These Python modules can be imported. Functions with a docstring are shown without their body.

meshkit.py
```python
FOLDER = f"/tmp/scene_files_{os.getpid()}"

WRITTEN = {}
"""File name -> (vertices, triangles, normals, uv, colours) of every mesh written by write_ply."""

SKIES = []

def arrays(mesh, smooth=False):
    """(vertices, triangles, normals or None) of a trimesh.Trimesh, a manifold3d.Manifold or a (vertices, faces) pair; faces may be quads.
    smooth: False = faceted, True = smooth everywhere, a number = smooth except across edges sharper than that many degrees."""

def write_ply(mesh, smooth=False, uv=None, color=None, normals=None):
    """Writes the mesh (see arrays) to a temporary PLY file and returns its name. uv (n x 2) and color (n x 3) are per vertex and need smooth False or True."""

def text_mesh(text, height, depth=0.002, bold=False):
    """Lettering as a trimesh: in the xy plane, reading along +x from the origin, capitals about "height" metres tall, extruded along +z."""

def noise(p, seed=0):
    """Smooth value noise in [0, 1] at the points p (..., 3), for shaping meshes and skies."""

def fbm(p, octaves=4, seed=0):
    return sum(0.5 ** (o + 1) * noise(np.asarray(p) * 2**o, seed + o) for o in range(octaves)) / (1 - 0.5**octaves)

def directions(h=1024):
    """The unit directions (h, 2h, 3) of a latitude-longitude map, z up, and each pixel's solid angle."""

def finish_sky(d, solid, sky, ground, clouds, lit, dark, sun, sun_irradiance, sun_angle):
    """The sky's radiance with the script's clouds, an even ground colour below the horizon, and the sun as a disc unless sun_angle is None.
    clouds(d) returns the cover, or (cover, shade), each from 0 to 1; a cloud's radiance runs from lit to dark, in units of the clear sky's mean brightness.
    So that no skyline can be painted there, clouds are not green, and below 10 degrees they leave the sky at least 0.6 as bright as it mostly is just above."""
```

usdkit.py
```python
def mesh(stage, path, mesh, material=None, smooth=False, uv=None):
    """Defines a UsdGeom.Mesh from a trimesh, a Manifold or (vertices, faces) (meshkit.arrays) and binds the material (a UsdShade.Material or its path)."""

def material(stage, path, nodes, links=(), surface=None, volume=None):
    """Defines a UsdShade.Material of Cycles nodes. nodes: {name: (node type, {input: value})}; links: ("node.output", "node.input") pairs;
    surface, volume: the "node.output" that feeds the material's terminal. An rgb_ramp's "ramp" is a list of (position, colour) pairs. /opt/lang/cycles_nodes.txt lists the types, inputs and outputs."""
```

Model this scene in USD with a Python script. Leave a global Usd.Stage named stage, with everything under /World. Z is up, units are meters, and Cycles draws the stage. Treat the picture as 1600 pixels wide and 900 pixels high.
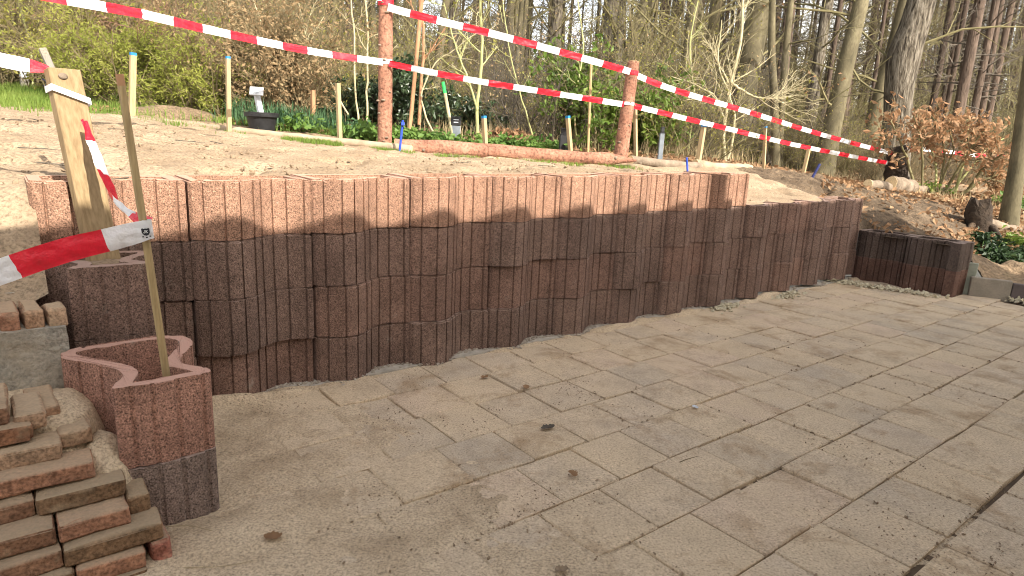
import math
import numpy as np
import trimesh
import usdkit
import meshkit
from pxr import Usd, UsdGeom, UsdLux, UsdShade, Gf, Sdf, Vt
from scipy.interpolate import RBFInterpolator
from shapely.geometry import Polygon

# ------------------------------------------------------------------ camera, sky, sun, exposure
stage = Usd.Stage.CreateInMemory()
UsdGeom.SetStageUpAxis(stage, UsdGeom.Tokens.z)
UsdGeom.SetStageMetersPerUnit(stage, 1.0)
UsdGeom.Xform.Define(stage, '/World')
UsdGeom.Scope.Define(stage, '/World/Looks')

FPX, PITCH, ROLL, EYE = 1009.6, 0.22666, 0.046254, 1.2664      # focal length in pixels of a 1600 wide picture
_cp, _sp = math.cos(PITCH), math.sin(PITCH)
FWD = np.array([0, _cp, -_sp]); _r = np.array([1., 0, 0]); _u = np.array([0, _sp, _cp])
RIGHT = math.cos(ROLL) * _r + math.sin(ROLL) * _u
UP = -math.sin(ROLL) * _r + math.cos(ROLL) * _u
ORIGIN = np.array([0, 0, EYE])
cam = UsdGeom.Camera.Define(stage, '/World/camera')
cam.CreateHorizontalApertureAttr(36.0)
cam.CreateVerticalApertureAttr(36.0 * 9 / 16)
cam.CreateFocalLengthAttr(36.0 * FPX / 1600)
cam.CreateClippingRangeAttr(Gf.Vec2f(0.05, 1000))
cam.CreateExposureAttr(1.78)
M = Gf.Matrix4d()
for i, v in enumerate((RIGHT, UP, -FWD, ORIGIN)):
    M.SetRow(i, Gf.Vec4d(*map(float, v), 1.0 if i == 3 else 0.0))
cam.AddTransformOp().Set(M)

YAW = 0.6674                                                    # the wall and the paving run along AX, the sun comes from +BX
AX = np.array([math.cos(YAW), math.sin(YAW)]); BX = np.array([math.sin(YAW), -math.cos(YAW)])
SUN_SLOPE = 0.76
SUN_EL = math.atan(SUN_SLOPE)
SUN_H = BX + 0.035 * AX; SUN_H /= np.linalg.norm(SUN_H)
SUN = np.array([SUN_H[0] * math.cos(SUN_EL), SUN_H[1] * math.cos(SUN_EL), math.sin(SUN_EL)])
usdkit.material(stage, '/World/Looks/sky_look', {
    'sky': ('sky_texture', {'sky_type': 'single_scattering', 'sun_disc': False, 'sun_elevation': SUN_EL,
                            'sun_rotation': math.atan2(SUN[0], SUN[1]), 'aerosol_density': 1.6}),
    'tc': ('texture_coordinate', {}), 'cn': ('noise_texture', {'scale': 2.6, 'detail': 7.0, 'roughness': 0.58}), 'cr': ('rgb_ramp', {'ramp': [(0.36, (.4, .4, .4)), (0.64, (.9, .9, .9))]}),
    'bw': ('rgb_to_bw', {}), 'cl': ('mix', {'mix_type': 'multiply', 'fac': 1.0, 'color2': (1.34, 1.24, 1.08)}), 'mx': ('mix', {}),
    'bg': ('background_shader', {'strength': 0.15})},
    [('tc.generated', 'cn.vector'), ('cn.fac', 'cr.fac'), ('sky.color', 'bw.color'), ('bw.val', 'cl.color1'), ('cr.color', 'mx.fac'), ('sky.color', 'mx.color1'), ('cl.color', 'mx.color2'), ('mx.color', 'bg.color')], surface='bg.background')
dome = UsdLux.DomeLight.Define(stage, '/World/sky')
UsdShade.MaterialBindingAPI.Apply(dome.GetPrim()).Bind(UsdShade.Material.Get(stage, '/World/Looks/sky_look'))
dome.GetPrim().SetCustomDataByKey('kind', 'structure')
sun = UsdLux.DistantLight.Define(stage, '/World/sun')
sun.CreateNormalizeAttr(True); sun.CreateIntensityAttr(0.85); sun.CreateAngleAttr(0.45)
sun.CreateColorAttr(Gf.Vec3f(1.0, 0.93, 0.82))
zaxis = SUN; xaxis = np.cross([0, 0, 1.], zaxis); xaxis /= np.linalg.norm(xaxis); yaxis = np.cross(zaxis, xaxis)
Ms = Gf.Matrix4d()
for i, v in enumerate((xaxis, yaxis, zaxis, (0, 0, 30))):
    Ms.SetRow(i, Gf.Vec4d(*map(float, v), 1.0 if i == 3 else 0.0))
sun.AddTransformOp().Set(Ms)

# ------------------------------------------------------------------ helpers
rng = np.random.default_rng(7)


def ray(x, y):
    return FWD + RIGHT * (x - 800) / FPX - UP * (y - 450) / FPX


def at_y(x, y, Y):
    d = ray(x, y); return ORIGIN + d * Y / d[1]


def at_z(x, y, z):
    d = ray(x, y); return ORIGIN + d * (z - EYE) / d[2]


def ab(a, b, z=0.0):
    """wall coordinates (along, towards the house) to the world"""
    a, b, z = np.broadcast_arrays(np.asarray(a, float), np.asarray(b, float), np.asarray(z, float))
    return np.stack([a * AX[0] + b * BX[0], a * AX[1] + b * BX[1], z], -1)


def to_ab(p):
    p = np.asarray(p); return p[..., :2] @ AX, p[..., :2] @ BX


used = {}


def path_for(name, parent=None):
    base = (parent.GetPath().pathString if parent is not None else '/World') + '/' + name
    n = used.get(base, 0); used[base] = n + 1
    return base if n == 0 else f'{base}_{n:03d}'


def tag(prim, label=None, cat=None, group=None, kind=None):
    for k, v in (('label', label), ('category', cat), ('group', group), ('kind', kind)):
        if v:
            prim.SetCustomDataByKey(k, v)
    return prim


def obj(name, mesh, mat, parent=None, smooth=False):
    if isinstance(mesh, MB):
        mesh = mesh.mesh()
    p = usdkit.mesh(stage, path_for(name, parent), mesh, mat, smooth=smooth).GetPrim()
    if parent is not None and name in ('twigs', 'stems', 'leaves', 'crown'):
        p.SetCustomDataByKey('kind', 'stuff')
    return p


def thing(name, label, cat, group=None, loc=(0, 0, 0), rz=0.0, scale=1.0, kind=None):
    x = UsdGeom.Xform.Define(stage, path_for(name))
    x.AddTranslateOp().Set(Gf.Vec3d(*map(float, loc)))
    x.AddRotateZOp().Set(math.degrees(rz))
    if np.ndim(scale) == 0:
        scale = (scale,) * 3
    x.AddScaleOp().Set(Gf.Vec3f(*map(float, scale)))
    return tag(x.GetPrim(), label, cat, group, kind)


def copy_of(cls, name, label, cat, group, loc, rz=0.0, scale=1.0, lean=(0, 0)):
    x = UsdGeom.Xform.Define(stage, path_for(name))
    x.AddTranslateOp().Set(Gf.Vec3d(*map(float, loc)))
    x.AddRotateXYZOp().Set(Gf.Vec3f(lean[0], lean[1], math.degrees(rz)))
    if np.ndim(scale) == 0:
        scale = (scale,) * 3
    x.AddScaleOp().Set(Gf.Vec3f(*map(float, scale)))
    p = x.GetPrim(); p.GetReferences().AddInternalReference(cls); p.SetInstanceable(True)
    return tag(p, label, cat, group)


class Proto:
    """a class prim that copies refer to"""
    def __init__(self, name):
        self.prim = stage.CreateClassPrim('/' + name)

    def add(self, name, mesh, mat, smooth=False):
        if isinstance(mesh, MB):
            mesh = mesh.mesh()
        base = self.prim.GetPath().pathString + '/' + name
        n = used.get(base, 0); used[base] = n + 1
        m = usdkit.mesh(stage, base if n == 0 else f'{base}_{n:03d}', mesh, mat, smooth=smooth)
        if name != 'trunk':
            m.GetPrim().SetCustomDataByKey('kind', 'stuff')
        return m

    @property
    def path(self):
        return self.prim.GetPath()


class MB:
    def __init__(self):
        self.v, self.f, self.n = [], [], 0

    def add(self, v, f=None):
        if f is None:
            v, f = np.asarray(v.vertices), np.asarray(v.faces)
        v = np.asarray(v, float).reshape(-1, 3); f = np.asarray(f, int)
        if f.shape[1] == 4:
            f = np.vstack([f[:, [0, 1, 2]], f[:, [0, 2, 3]]])
        self.v.append(v); self.f.append(f + self.n); self.n += len(v)
        return self

    def mesh(self):
        return np.vstack(self.v), np.vstack(self.f)


def tubes(P, R, sides=3, cap=False):
    """m polylines of n points (m,n,3) with radii (m,n) -> one mesh"""
    P = np.asarray(P, float); R = np.asarray(R, float)
    if P.ndim == 2:
        P, R = P[None], np.broadcast_to(R, P.shape[:1])[None]
    m, n, _ = P.shape
    R = np.broadcast_to(R, (m, n))
    T = np.gradient(P, axis=1)
    T /= np.linalg.norm(T, axis=2, keepdims=True) + 1e-12
    ref = np.where(np.abs(T[:, :1, 2:3]) > 0.9, np.array([1., 0, 0]), np.array([0, 0, 1.]))
    ref = np.broadcast_to(ref, T.shape)
    U = np.cross(T, ref); U /= np.linalg.norm(U, axis=2, keepdims=True) + 1e-12
    V = np.cross(T, U)
    ang = np.arange(sides) / sides * 2 * np.pi
    c, s = np.cos(ang), np.sin(ang)
    X = P[:, :, None] + R[:, :, None, None] * (U[:, :, None] * c[None, None, :, None] + V[:, :, None] * s[None, None, :, None])
    idx = np.arange(m * n * sides).reshape(m, n, sides)
    a = idx[:, :-1]; b = idx[:, 1:]
    f = np.stack([a, np.roll(a, -1, 2), np.roll(b, -1, 2), b], -1).reshape(-1, 4)
    v = X.reshape(-1, 3)
    f = np.vstack([f[:, [0, 1, 2]], f[:, [0, 2, 3]]])
    if cap:
        ex, ef = [], []
        for e, k in ((0, 1), (n - 1, -1)):
            cidx = len(v) + len(ex) * m + np.arange(m)
            ex.append(P[:, e])
            ring = idx[:, e]
            tri = np.stack([np.repeat(cidx, sides).reshape(m, sides), ring, np.roll(ring, -1, 1)][::1], -1).reshape(-1, 3)
            ef.append(tri[:, ::-1] if k == 1 else tri)
        v = np.vstack([v] + ex); f = np.vstack([f] + ef)
    return v, f[:, ::-1] if not cap else f


def unit(v):
    return v / (np.linalg.norm(v, axis=-1, keepdims=True) + 1e-12)


def grow(r, start, dirn, length, r0, n=5, wander=0.25, lift=0.0, tip=0.25):
    """curved shoots, vectorised"""
    m = len(start)
    P = np.zeros((m, n, 3)); P[:, 0] = start
    d = unit(np.asarray(dirn, float)); step = (np.asarray(length) / (n - 1)).reshape(-1, 1)
    for k in range(1, n):
        P[:, k] = P[:, k - 1] + d * step
        d = unit(d + r.normal(0, wander, (m, 3)) + np.array([0, 0, lift]))
    R = np.asarray(r0).reshape(-1, 1) * np.linspace(1, tip, n)
    return P, R


def sprout(r, P, R, per, t0, t1, ratio, angle, rr=0.6, n=4, wander=0.25, lift=0.0, absl=None):
    """side shoots from parents P,R"""
    m, k, _ = P.shape
    pi = np.repeat(np.arange(m), per)
    t = r.uniform(t0, t1, len(pi)) * (k - 1)
    i = np.minimum(t.astype(int), k - 2); fr = (t - i)[:, None]
    st = P[pi, i] * (1 - fr) + P[pi, i + 1] * fr
    tang = unit(P[pi, i + 1] - P[pi, i])
    rad = (R[pi, i] * (1 - fr[:, 0]) + R[pi, i + 1] * fr[:, 0])
    side = unit(np.cross(tang, r.normal(size=(len(pi), 3))))
    an = r.normal(angle, 0.2, len(pi))[:, None]
    d = tang * np.cos(an) + side * np.sin(an)
    plen = np.linalg.norm(P[:, -1] - P[:, 0], axis=1)[pi]
    L = (plen * ratio if absl is None else absl) * r.uniform(0.5, 1.15, len(pi)) * (1.15 - t / (k - 1) * 0.5)
    return grow(r, st, d, L, np.maximum(rad * rr, 0.0012), n, wander, lift)


def leaves(r, C, size, elong=1.7, flat=0.0, normal_up=0.0):
    """bent rhombic leaves (4 triangles) round the points C"""
    m = len(C); size = np.broadcast_to(size, m)[:, None]
    nrm = unit(r.normal(size=(m, 3)) + np.array([0, 0, normal_up]))
    u = unit(np.cross(nrm, r.normal(size=(m, 3)))); v = np.cross(nrm, u)
    h = size * 0.5
    tip, tail = C + u * h * elong, C - u * h * elong
    l = C + v * h * .8 + nrm * h * .35; q = C - v * h * .8 + nrm * h * .35
    V = np.stack([tail, l, tip, q], 1).reshape(-1, 3)
    i = np.arange(m)[:, None] * 4
    F = np.vstack([i + [0, 1, 2], i + [0, 2, 3]])
    return V, F


def bevel_box(sx, sy, sz, c=0.004, jit=0.0, r=rng):
    """a box with chamfered edges, centred in x and y, from z=0 to sz; hull of 24 points"""
    pts = []
    for x in (-1, 1):
        for y in (-1, 1):
            for z in (-1, 1):
                p = np.array([x * sx / 2, y * sy / 2, z * sz / 2])
                for k in range(3):
                    q = p.copy()
                    for j in range(3):
                        if j != k:
                            q[j] -= np.sign(q[j]) * c
                    pts.append(q + (r.normal(0, jit, 3) if jit else 0))
    m = trimesh.convex.convex_hull(np.array(pts))
    m.apply_translation([0, 0, sz / 2])
    return m


def place(m, loc, rz=0.0, rx=0.0, ry=0.0):
    m = m.copy()
    T = trimesh.transformations.euler_matrix(rx, ry, rz, 'sxyz'); T[:3, 3] = loc
    m.apply_transform(T); return m


def extrude(poly, z0, z1):
    if not isinstance(poly, Polygon):
        poly = Polygon(poly)
    if not poly.is_valid:
        poly = poly.buffer(0)
    m = trimesh.creation.extrude_polygon(poly, z1 - z0, engine='earcut')
    m.apply_translation([0, 0, z0]); return m


def instancer(name, mesh, mat, pos, scale, r, label, cat, tilt=None, parent=None):
    p = path_for(name, parent)
    pi = UsdGeom.PointInstancer.Define(stage, p)
    usdkit.mesh(stage, p + '/piece', mesh.mesh() if isinstance(mesh, MB) else mesh, mat)
    pi.CreatePrototypesRel().AddTarget(p + '/piece')
    n = len(pos)
    pi.CreateProtoIndicesAttr(Vt.IntArray.FromNumpy(np.zeros(n, np.int32)))
    pi.CreatePositionsAttr(Vt.Vec3fArray.FromNumpy(np.asarray(pos, np.float32)))
    s = np.broadcast_to(np.asarray(scale, float).reshape(n, -1), (n, 3))
    pi.CreateScalesAttr(Vt.Vec3fArray.FromNumpy(s.astype(np.float32)))
    ang = r.uniform(0, 2 * np.pi, n)
    ax = np.zeros((n, 3)); ax[:, 2] = 1
    q = [Gf.Quath(float(math.cos(t / 2)), 0, 0, float(math.sin(t / 2))) for t in ang]
    if tilt:
        tl = r.normal(0, tilt, (n, 2))
        q = [Gf.Quath(Gf.Quatf(qq) * Gf.Quatf(1, Gf.Vec3f(float(a), float(b), 0)).GetNormalized()) for qq, (a, b) in zip(q, tl)]
    pi.CreateOrientationsAttr(Vt.QuathArray(q))
    return tag(pi.GetPrim(), label, cat, None, 'stuff')


# ------------------------------------------------------------------ materials
def look(name, ramp, scale=8.0, detail=6.0, rough=0.85, fine=None, bump=None, stretch=None, dust=None, spec=0.25, translucent=0.0, per_copy=0.0, distort=0.0, island=0.0):
    """ramp: stops of colour over a noise; fine: (scale, dark, light) multiplies; bump: (scale, strength, distance); dust: (colour, amount, scale)"""
    N = {'g': ('geometry', {}), 'n': ('noise_texture', {'scale': scale, 'detail': detail, 'roughness': 0.6, 'distortion': distort}),
         'r': ('rgb_ramp', {'ramp': ramp}), 'p': ('principled_bsdf', {'roughness': rough, 'specular_ior_level': spec})}
    L = []
    src = 'g.position'
    if stretch:
        N['m'] = ('mapping', {'scale': stretch}); L.append((src, 'm.vector')); src = 'm.vector'
    L += [(src, 'n.vector'), ('n.fac', 'r.fac')]
    col = 'r.color'
    if fine:
        N['f'] = ('noise_texture', {'scale': fine[0], 'detail': 3.0, 'roughness': 0.65})
        N['fr'] = ('rgb_ramp', {'ramp': [(0.32, (fine[1],) * 3), (0.5, (1, 1, 1)), (0.68, (fine[2],) * 3)]})
        N['fm'] = ('mix', {'mix_type': 'multiply', 'fac': 1.0})
        L += [(src, 'f.vector'), ('f.fac', 'fr.fac'), (col, 'fm.color1'), ('fr.color', 'fm.color2')]
        col = 'fm.color'
    if dust:
        N['d'] = ('noise_texture', {'scale': dust[2], 'detail': 5.0, 'roughness': 0.6})
        N['dr'] = ('rgb_ramp', {'ramp': [(0.5 - dust[1] * 0.5, (0, 0, 0)), (0.85 - dust[1] * 0.5, (0.85, 0.85, 0.85))]})
        N['dm'] = ('mix', {'mix_type': 'mix', 'color2': dust[0]})
        L += [('g.position', 'd.vector'), ('d.fac', 'dr.fac'), ('dr.color', 'dm.fac'), (col, 'dm.color1')]
        col = 'dm.color'
    if per_copy or island:
        N['oi'] = ('object_info', {}) if per_copy else ('geometry', {})
        amt = per_copy or island
        N['mr'] = ('map_range', {'from_min': 0.0, 'from_max': 1.0, 'to_min': 1 - amt, 'to_max': 1 + amt})
        N['vm'] = ('mix', {'mix_type': 'multiply', 'fac': 1.0})
        N['cc'] = ('combine_color', {})
        L += [('oi.random' if per_copy else 'oi.random_per_island', 'mr.value'), ('mr.result', 'cc.r'), ('mr.result', 'cc.g'), ('mr.result', 'cc.b'), (col, 'vm.color1'), ('cc.color', 'vm.color2')]
        col = 'vm.color'
    L.append((col, 'p.base_color'))
    if bump:
        N['bn'] = ('noise_texture', {'scale': bump[0], 'detail': 4.0, 'roughness': 0.65})
        N['b'] = ('bump', {'strength': bump[1], 'distance': bump[2]})
        L += [(src, 'bn.vector'), ('bn.fac', 'b.height'), ('b.normal', 'p.normal')]
    surf = 'p.BSDF'
    if translucent:
        N['t'] = ('translucent_bsdf', {}); N['mx'] = ('mix_closure', {'fac': translucent})
        L += [(col, 't.color'), ('p.BSDF', 'mx.closure1'), ('t.BSDF', 'mx.closure2')]
        surf = 'mx.closure'
    return usdkit.material(stage, '/World/Looks/' + name, N, L, surface=surf)


def shades(c, lo=0.75, hi=1.25):
    c = np.array(c); return [(0.3, tuple(c * lo)), (0.7, tuple(np.minimum(c * hi, 0.95)))]


SAND = (0.43, 0.335, 0.235)


def block_look(name, c):
    """porous concrete: dark pits and pale grains, pale dust where the surface faces up"""
    c = np.array(c) * .86
    N = {'w': ('noise_texture', {'scale': 62.0, 'detail': 3.0, 'roughness': .6}), 'wr': ('rgb_ramp', {'ramp': [(.34, (.80,) * 3), (.5, (1.0,) * 3), (.66, (1.16,) * 3)]}), 'wm': ('mix', {'mix_type': 'multiply', 'fac': 1.0}), 'g': ('geometry', {}), 'n': ('noise_texture', {'scale': 5.0, 'detail': 4.0}), 'r': ('rgb_ramp', {'ramp': [(0.3, c * .8), (0.7, c * 1.2)]}),
         'v': ('noise_texture', {'scale': 185.0, 'detail': 2.0, 'roughness': 0.55}),
         'vr': ('rgb_ramp', {'ramp': [(0.30, (0.25,) * 3), (0.45, (0.85,) * 3), (0.55, (1.1,) * 3), (0.72, (1.65,) * 3)]}),
         'mu': ('mix', {'mix_type': 'multiply', 'fac': 1.0}),
         'xyz': ('separate_xyz', {}), 'up': ('map_range', {'from_min': 0.5, 'from_max': 0.95, 'to_min': 0.0, 'to_max': 0.8}),
         'du': ('mix', {'color2': tuple(c * 1.2 + np.array([.13, .10, .085]))}),
         's': ('noise_texture', {'scale': 11.0, 'detail': 6.0, 'roughness': 0.7}), 'sr': ('rgb_ramp', {'ramp': [(0.62, (0, 0, 0)), (0.78, (.45, .45, .45))]}),
         'sm': ('mix', {'color2': (.40, .345, .29)}),
         'b': ('bump', {'strength': 0.9, 'distance': 0.006}), 'p': ('principled_bsdf', {'roughness': 0.95, 'specular_ior_level': 0.15})}
    L = [('g.position', 'n.vector'), ('n.fac', 'r.fac'), ('g.position', 'v.vector'), ('v.fac', 'vr.fac'), ('r.color', 'mu.color1'), ('vr.color', 'mu.color2'),
         ('g.true_normal', 'xyz.vector'), ('xyz.z', 'up.value'), ('up.result', 'du.fac'), ('g.position', 'w.vector'), ('w.fac', 'wr.fac'), ('mu.color', 'wm.color1'), ('wr.color', 'wm.color2'), ('wm.color', 'du.color1'),
         ('g.position', 's.vector'), ('s.fac', 'sr.fac'), ('sr.color', 'sm.fac'), ('du.color', 'sm.color1'), ('sm.color', 'p.base_color'),
         ('v.fac', 'b.height'), ('b.normal', 'p.normal')]
    return usdkit.material(stage, '/World/Looks/' + name, N, L, surface='p.BSDF')


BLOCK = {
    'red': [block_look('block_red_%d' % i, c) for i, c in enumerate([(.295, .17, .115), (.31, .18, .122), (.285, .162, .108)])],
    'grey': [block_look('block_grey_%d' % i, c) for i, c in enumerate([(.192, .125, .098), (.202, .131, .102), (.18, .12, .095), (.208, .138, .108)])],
    'rust': [block_look('block_rust_%d' % i, c) for i, c in enumerate([(.212, .13, .099), (.204, .126, .097), (.22, .137, .104)])],
    'dark': [block_look('block_dark_%d' % i, c) for i, c in enumerate([(.088, .064, .053), (.10, .073, .06)])],
    'maroon': [block_look('block_maroon_%d' % i, c) for i, c in enumerate([(.125, .072, .055), (.14, .08, .06)])],
    'front': [block_look('block_front_0', (.36, .20, .148)), block_look('block_front_1', (.25, .185, .155))],
}
sand_m = look('sand_look', [(0.25, (.215, .152, .093)), (0.42, (.278, .205, .132)), (0.6, (.325, .245, .163)), (0.8, (.36, .28, .193))], 2.2, 10, 0.95, fine=(70, 0.5, 1.2), bump=(38, 1.0, 0.02), dust=((.17, .115, .072), .07, 3.0))
bank_m = look('soil_bank_look', [(0.28, (.045, .031, .019)), (0.45, (.088, .061, .038)), (0.6, (.14, .10, .064)), (0.8, (.19, .14, .092))], 3.2, 11, 0.95, fine=(45, 0.5, 1.3), bump=(26, 1.0, 0.035))
patio_sand_m = look('patio_sand_look', [(0.25, (.33, .245, .155)), (0.5, (.49, .38, .255)), (0.75, (.57, .455, .315))], 4.0, 11, 0.95, fine=(120, 0.55, 1.25), bump=(48, 1.0, 0.014))
forest_m = look('forest_floor_look', [(0.25, (.07, .05, .03)), (0.45, (.15, .105, .065)), (0.6, (.22, .155, .095)), (0.8, (.13, .12, .05))], 1.6, 10, 0.95, fine=(35, 0.55, 1.4), bump=(25, 0.9, 0.03))
def tile_look(name, c, d):
    """rough concrete slab: mottled, gritty, brown stains and drifts of sand"""
    c = np.array(c)
    N = {'g': ('geometry', {}), 'n': ('noise_texture', {'scale': 6.0, 'detail': 10.0, 'roughness': .68}), 'r': ('rgb_ramp', {'ramp': [(.28, c * .72), (.5, c), (.72, c * 1.2)]}),
         'f': ('noise_texture', {'scale': 120.0, 'detail': 3.0, 'roughness': .7}), 'fr': ('rgb_ramp', {'ramp': [(.33, (.55,) * 3), (.46, (.96,) * 3), (.6, (1.08,) * 3), (.7, (1.4,) * 3)]}), 'mu': ('mix', {'mix_type': 'multiply', 'fac': 1.0}),
         's': ('noise_texture', {'scale': 3.1, 'detail': 9.0, 'roughness': .72, 'distortion': .4}), 'sr': ('rgb_ramp', {'ramp': [(.53, (0, 0, 0)), (.66, (.7, .7, .7))]}), 'sm': ('mix', {'color2': (.27, .18, .10)}),
         'd': ('noise_texture', {'scale': 2.3, 'detail': 8.0, 'roughness': .66}), 'dr': ('rgb_ramp', {'ramp': [(.5 - d * .4, (0, 0, 0)), (.82 - d * .4, (.8, .8, .8))]}), 'dm': ('mix', {'color2': (.54, .42, .28)}),
         'b': ('bump', {'strength': .7, 'distance': .004}), 'p': ('principled_bsdf', {'roughness': .93, 'specular_ior_level': .15})}
    L = [('g.position', 'n.vector'), ('n.fac', 'r.fac'), ('g.position', 'f.vector'), ('f.fac', 'fr.fac'), ('g.position', 's.vector'), ('s.fac', 'sr.fac'), ('g.position', 'd.vector'), ('d.fac', 'dr.fac'),
         ('dr.color', 'dm.fac'), ('r.color', 'dm.color1'), ('sr.color', 'sm.fac'), ('dm.color', 'sm.color1'), ('sm.color', 'mu.color1'), ('fr.color', 'mu.color2'), ('mu.color', 'p.base_color'), ('f.fac', 'b.height'), ('b.normal', 'p.normal')]
    return usdkit.material(stage, '/World/Looks/' + name, N, L, surface='p.BSDF')


TILE = [tile_look('slab_look_%d' % i, c, d) for i, (c, d) in enumerate([((.46, .365, .262), .42), ((.43, .346, .255), .36), ((.48, .38, .268), .46), ((.475, .365, .268), .40), ((.46, .37, .272), .40), ((.445, .35, .245), .48), ((.485, .385, .272), .45), ((.41, .335, .25), .36)])]
joint_m = look('joint_soil_look', shades((.105, .072, .045)), 20, 5, 0.95, bump=(90, 0.6, 0.004))
def brick_look(name, c, c2):
    c, c2 = np.array(c), np.array(c2)
    N = {'g': ('geometry', {}), 'n': ('noise_texture', {'scale': 14.0, 'detail': 8.0, 'roughness': .65}), 'r': ('rgb_ramp', {'ramp': [(0.3, c * .6), (0.5, c), (0.72, c2)]}),
         'f': ('noise_texture', {'scale': 110.0, 'detail': 3.0}), 'fr': ('rgb_ramp', {'ramp': [(.34, (.6,) * 3), (.5, (1, 1, 1)), (.68, (1.3,) * 3)]}), 'mu': ('mix', {'mix_type': 'multiply', 'fac': 1.0}),
         'x': ('separate_xyz', {}), 'u': ('map_range', {'from_min': .45, 'from_max': .95, 'to_min': 0.0, 'to_max': .62}),
         'd': ('noise_texture', {'scale': 13.0, 'detail': 6.0}), 'dr': ('rgb_ramp', {'ramp': [(.56, (0, 0, 0)), (.74, (.55, .55, .55))]}), 'ad': ('math', {'math_type': 'maximum'}), 'bw': ('rgb_to_bw', {}),
         'mx': ('mix', {'color2': (.37, .29, .19)}), 'bn': ('noise_texture', {'scale': 60.0, 'detail': 4.0}), 'b': ('bump', {'strength': .9, 'distance': .008}), 'p': ('principled_bsdf', {'roughness': .95, 'specular_ior_level': .15})}
    L = [('g.position', 'n.vector'), ('n.fac', 'r.fac'), ('g.position', 'f.vector'), ('f.fac', 'fr.fac'), ('r.color', 'mu.color1'), ('fr.color', 'mu.color2'), ('g.normal', 'x.vector'), ('x.z', 'u.value'),
         ('g.position', 'd.vector'), ('d.fac', 'dr.fac'), ('dr.color', 'bw.color'), ('u.result', 'ad.value1'), ('bw.val', 'ad.value2'), ('ad.value', 'mx.fac'), ('mu.color', 'mx.color1'), ('mx.color', 'p.base_color'),
         ('g.position', 'bn.vector'), ('bn.fac', 'b.height'), ('b.normal', 'p.normal')]
    return usdkit.material(stage, '/World/Looks/' + name, N, L, surface='p.BSDF')


BRICK = [brick_look('worn_brick_%d' % i, c, c2) for i, (c, c2) in enumerate([((.21, .115, .07), (.32, .18, .11)), ((.31, .16, .10), (.43, .225, .135)), ((.175, .108, .062), (.27, .165, .095)), ((.36, .235, .15), (.46, .315, .21)), ((.20, .10, .058), (.31, .15, .08)), ((.30, .18, .11), (.41, .265, .17))])]
red_brick_m = brick_look('red_brick_look', (.30, .12, .085), (.42, .21, .15))
concrete_m = look('concrete_look', [(0.25, (.20, .185, .15)), (0.5, (.30, .28, .235)), (0.72, (.42, .385, .32))], 9, 10, 0.95, fine=(80, .65, 1.25), bump=(45, 1.0, .012), dust=((.40, .33, .24), .25, 5.0))
mortar_m = look('mortar_look', shades((.37, .335, .28)), 20, 8, 0.95, bump=(80, .8, .008))
kerb_m = look('kerb_look', shades((.22, .19, .15), .85, 1.15), 9, 8, .9, fine=(150, .75, 1.2), bump=(120, .4, .003))
kerb_dark_m = look('kerb_dark_look', shades((.10, .08, .075), .85, 1.15), 9, 8, .9, fine=(150, .75, 1.2))
post_green_m = look('mossy_slab_look', shades((.23, .24, .19)), 14, 8, .9)
wood_pale_m = look('pale_timber_look', [(0.3, (.27, .195, .10)), (0.6, (.36, .27, .155)), (0.8, (.41, .32, .20))], 14, 5, .7, stretch=(6, 6, .6), bump=(40, .25, .003))
wood_board_m = look('board_timber_look', [(0.3, (.165, .112, .055)), (0.55, (.255, .18, .095)), (0.8, (.31, .228, .13))], 10, 6, .75, stretch=(9, 9, .8), bump=(30, .3, .003))
wood_cut_m = look('cut_wood_look', shades((.55, .42, .24)), 40, 5, .8)
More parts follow.
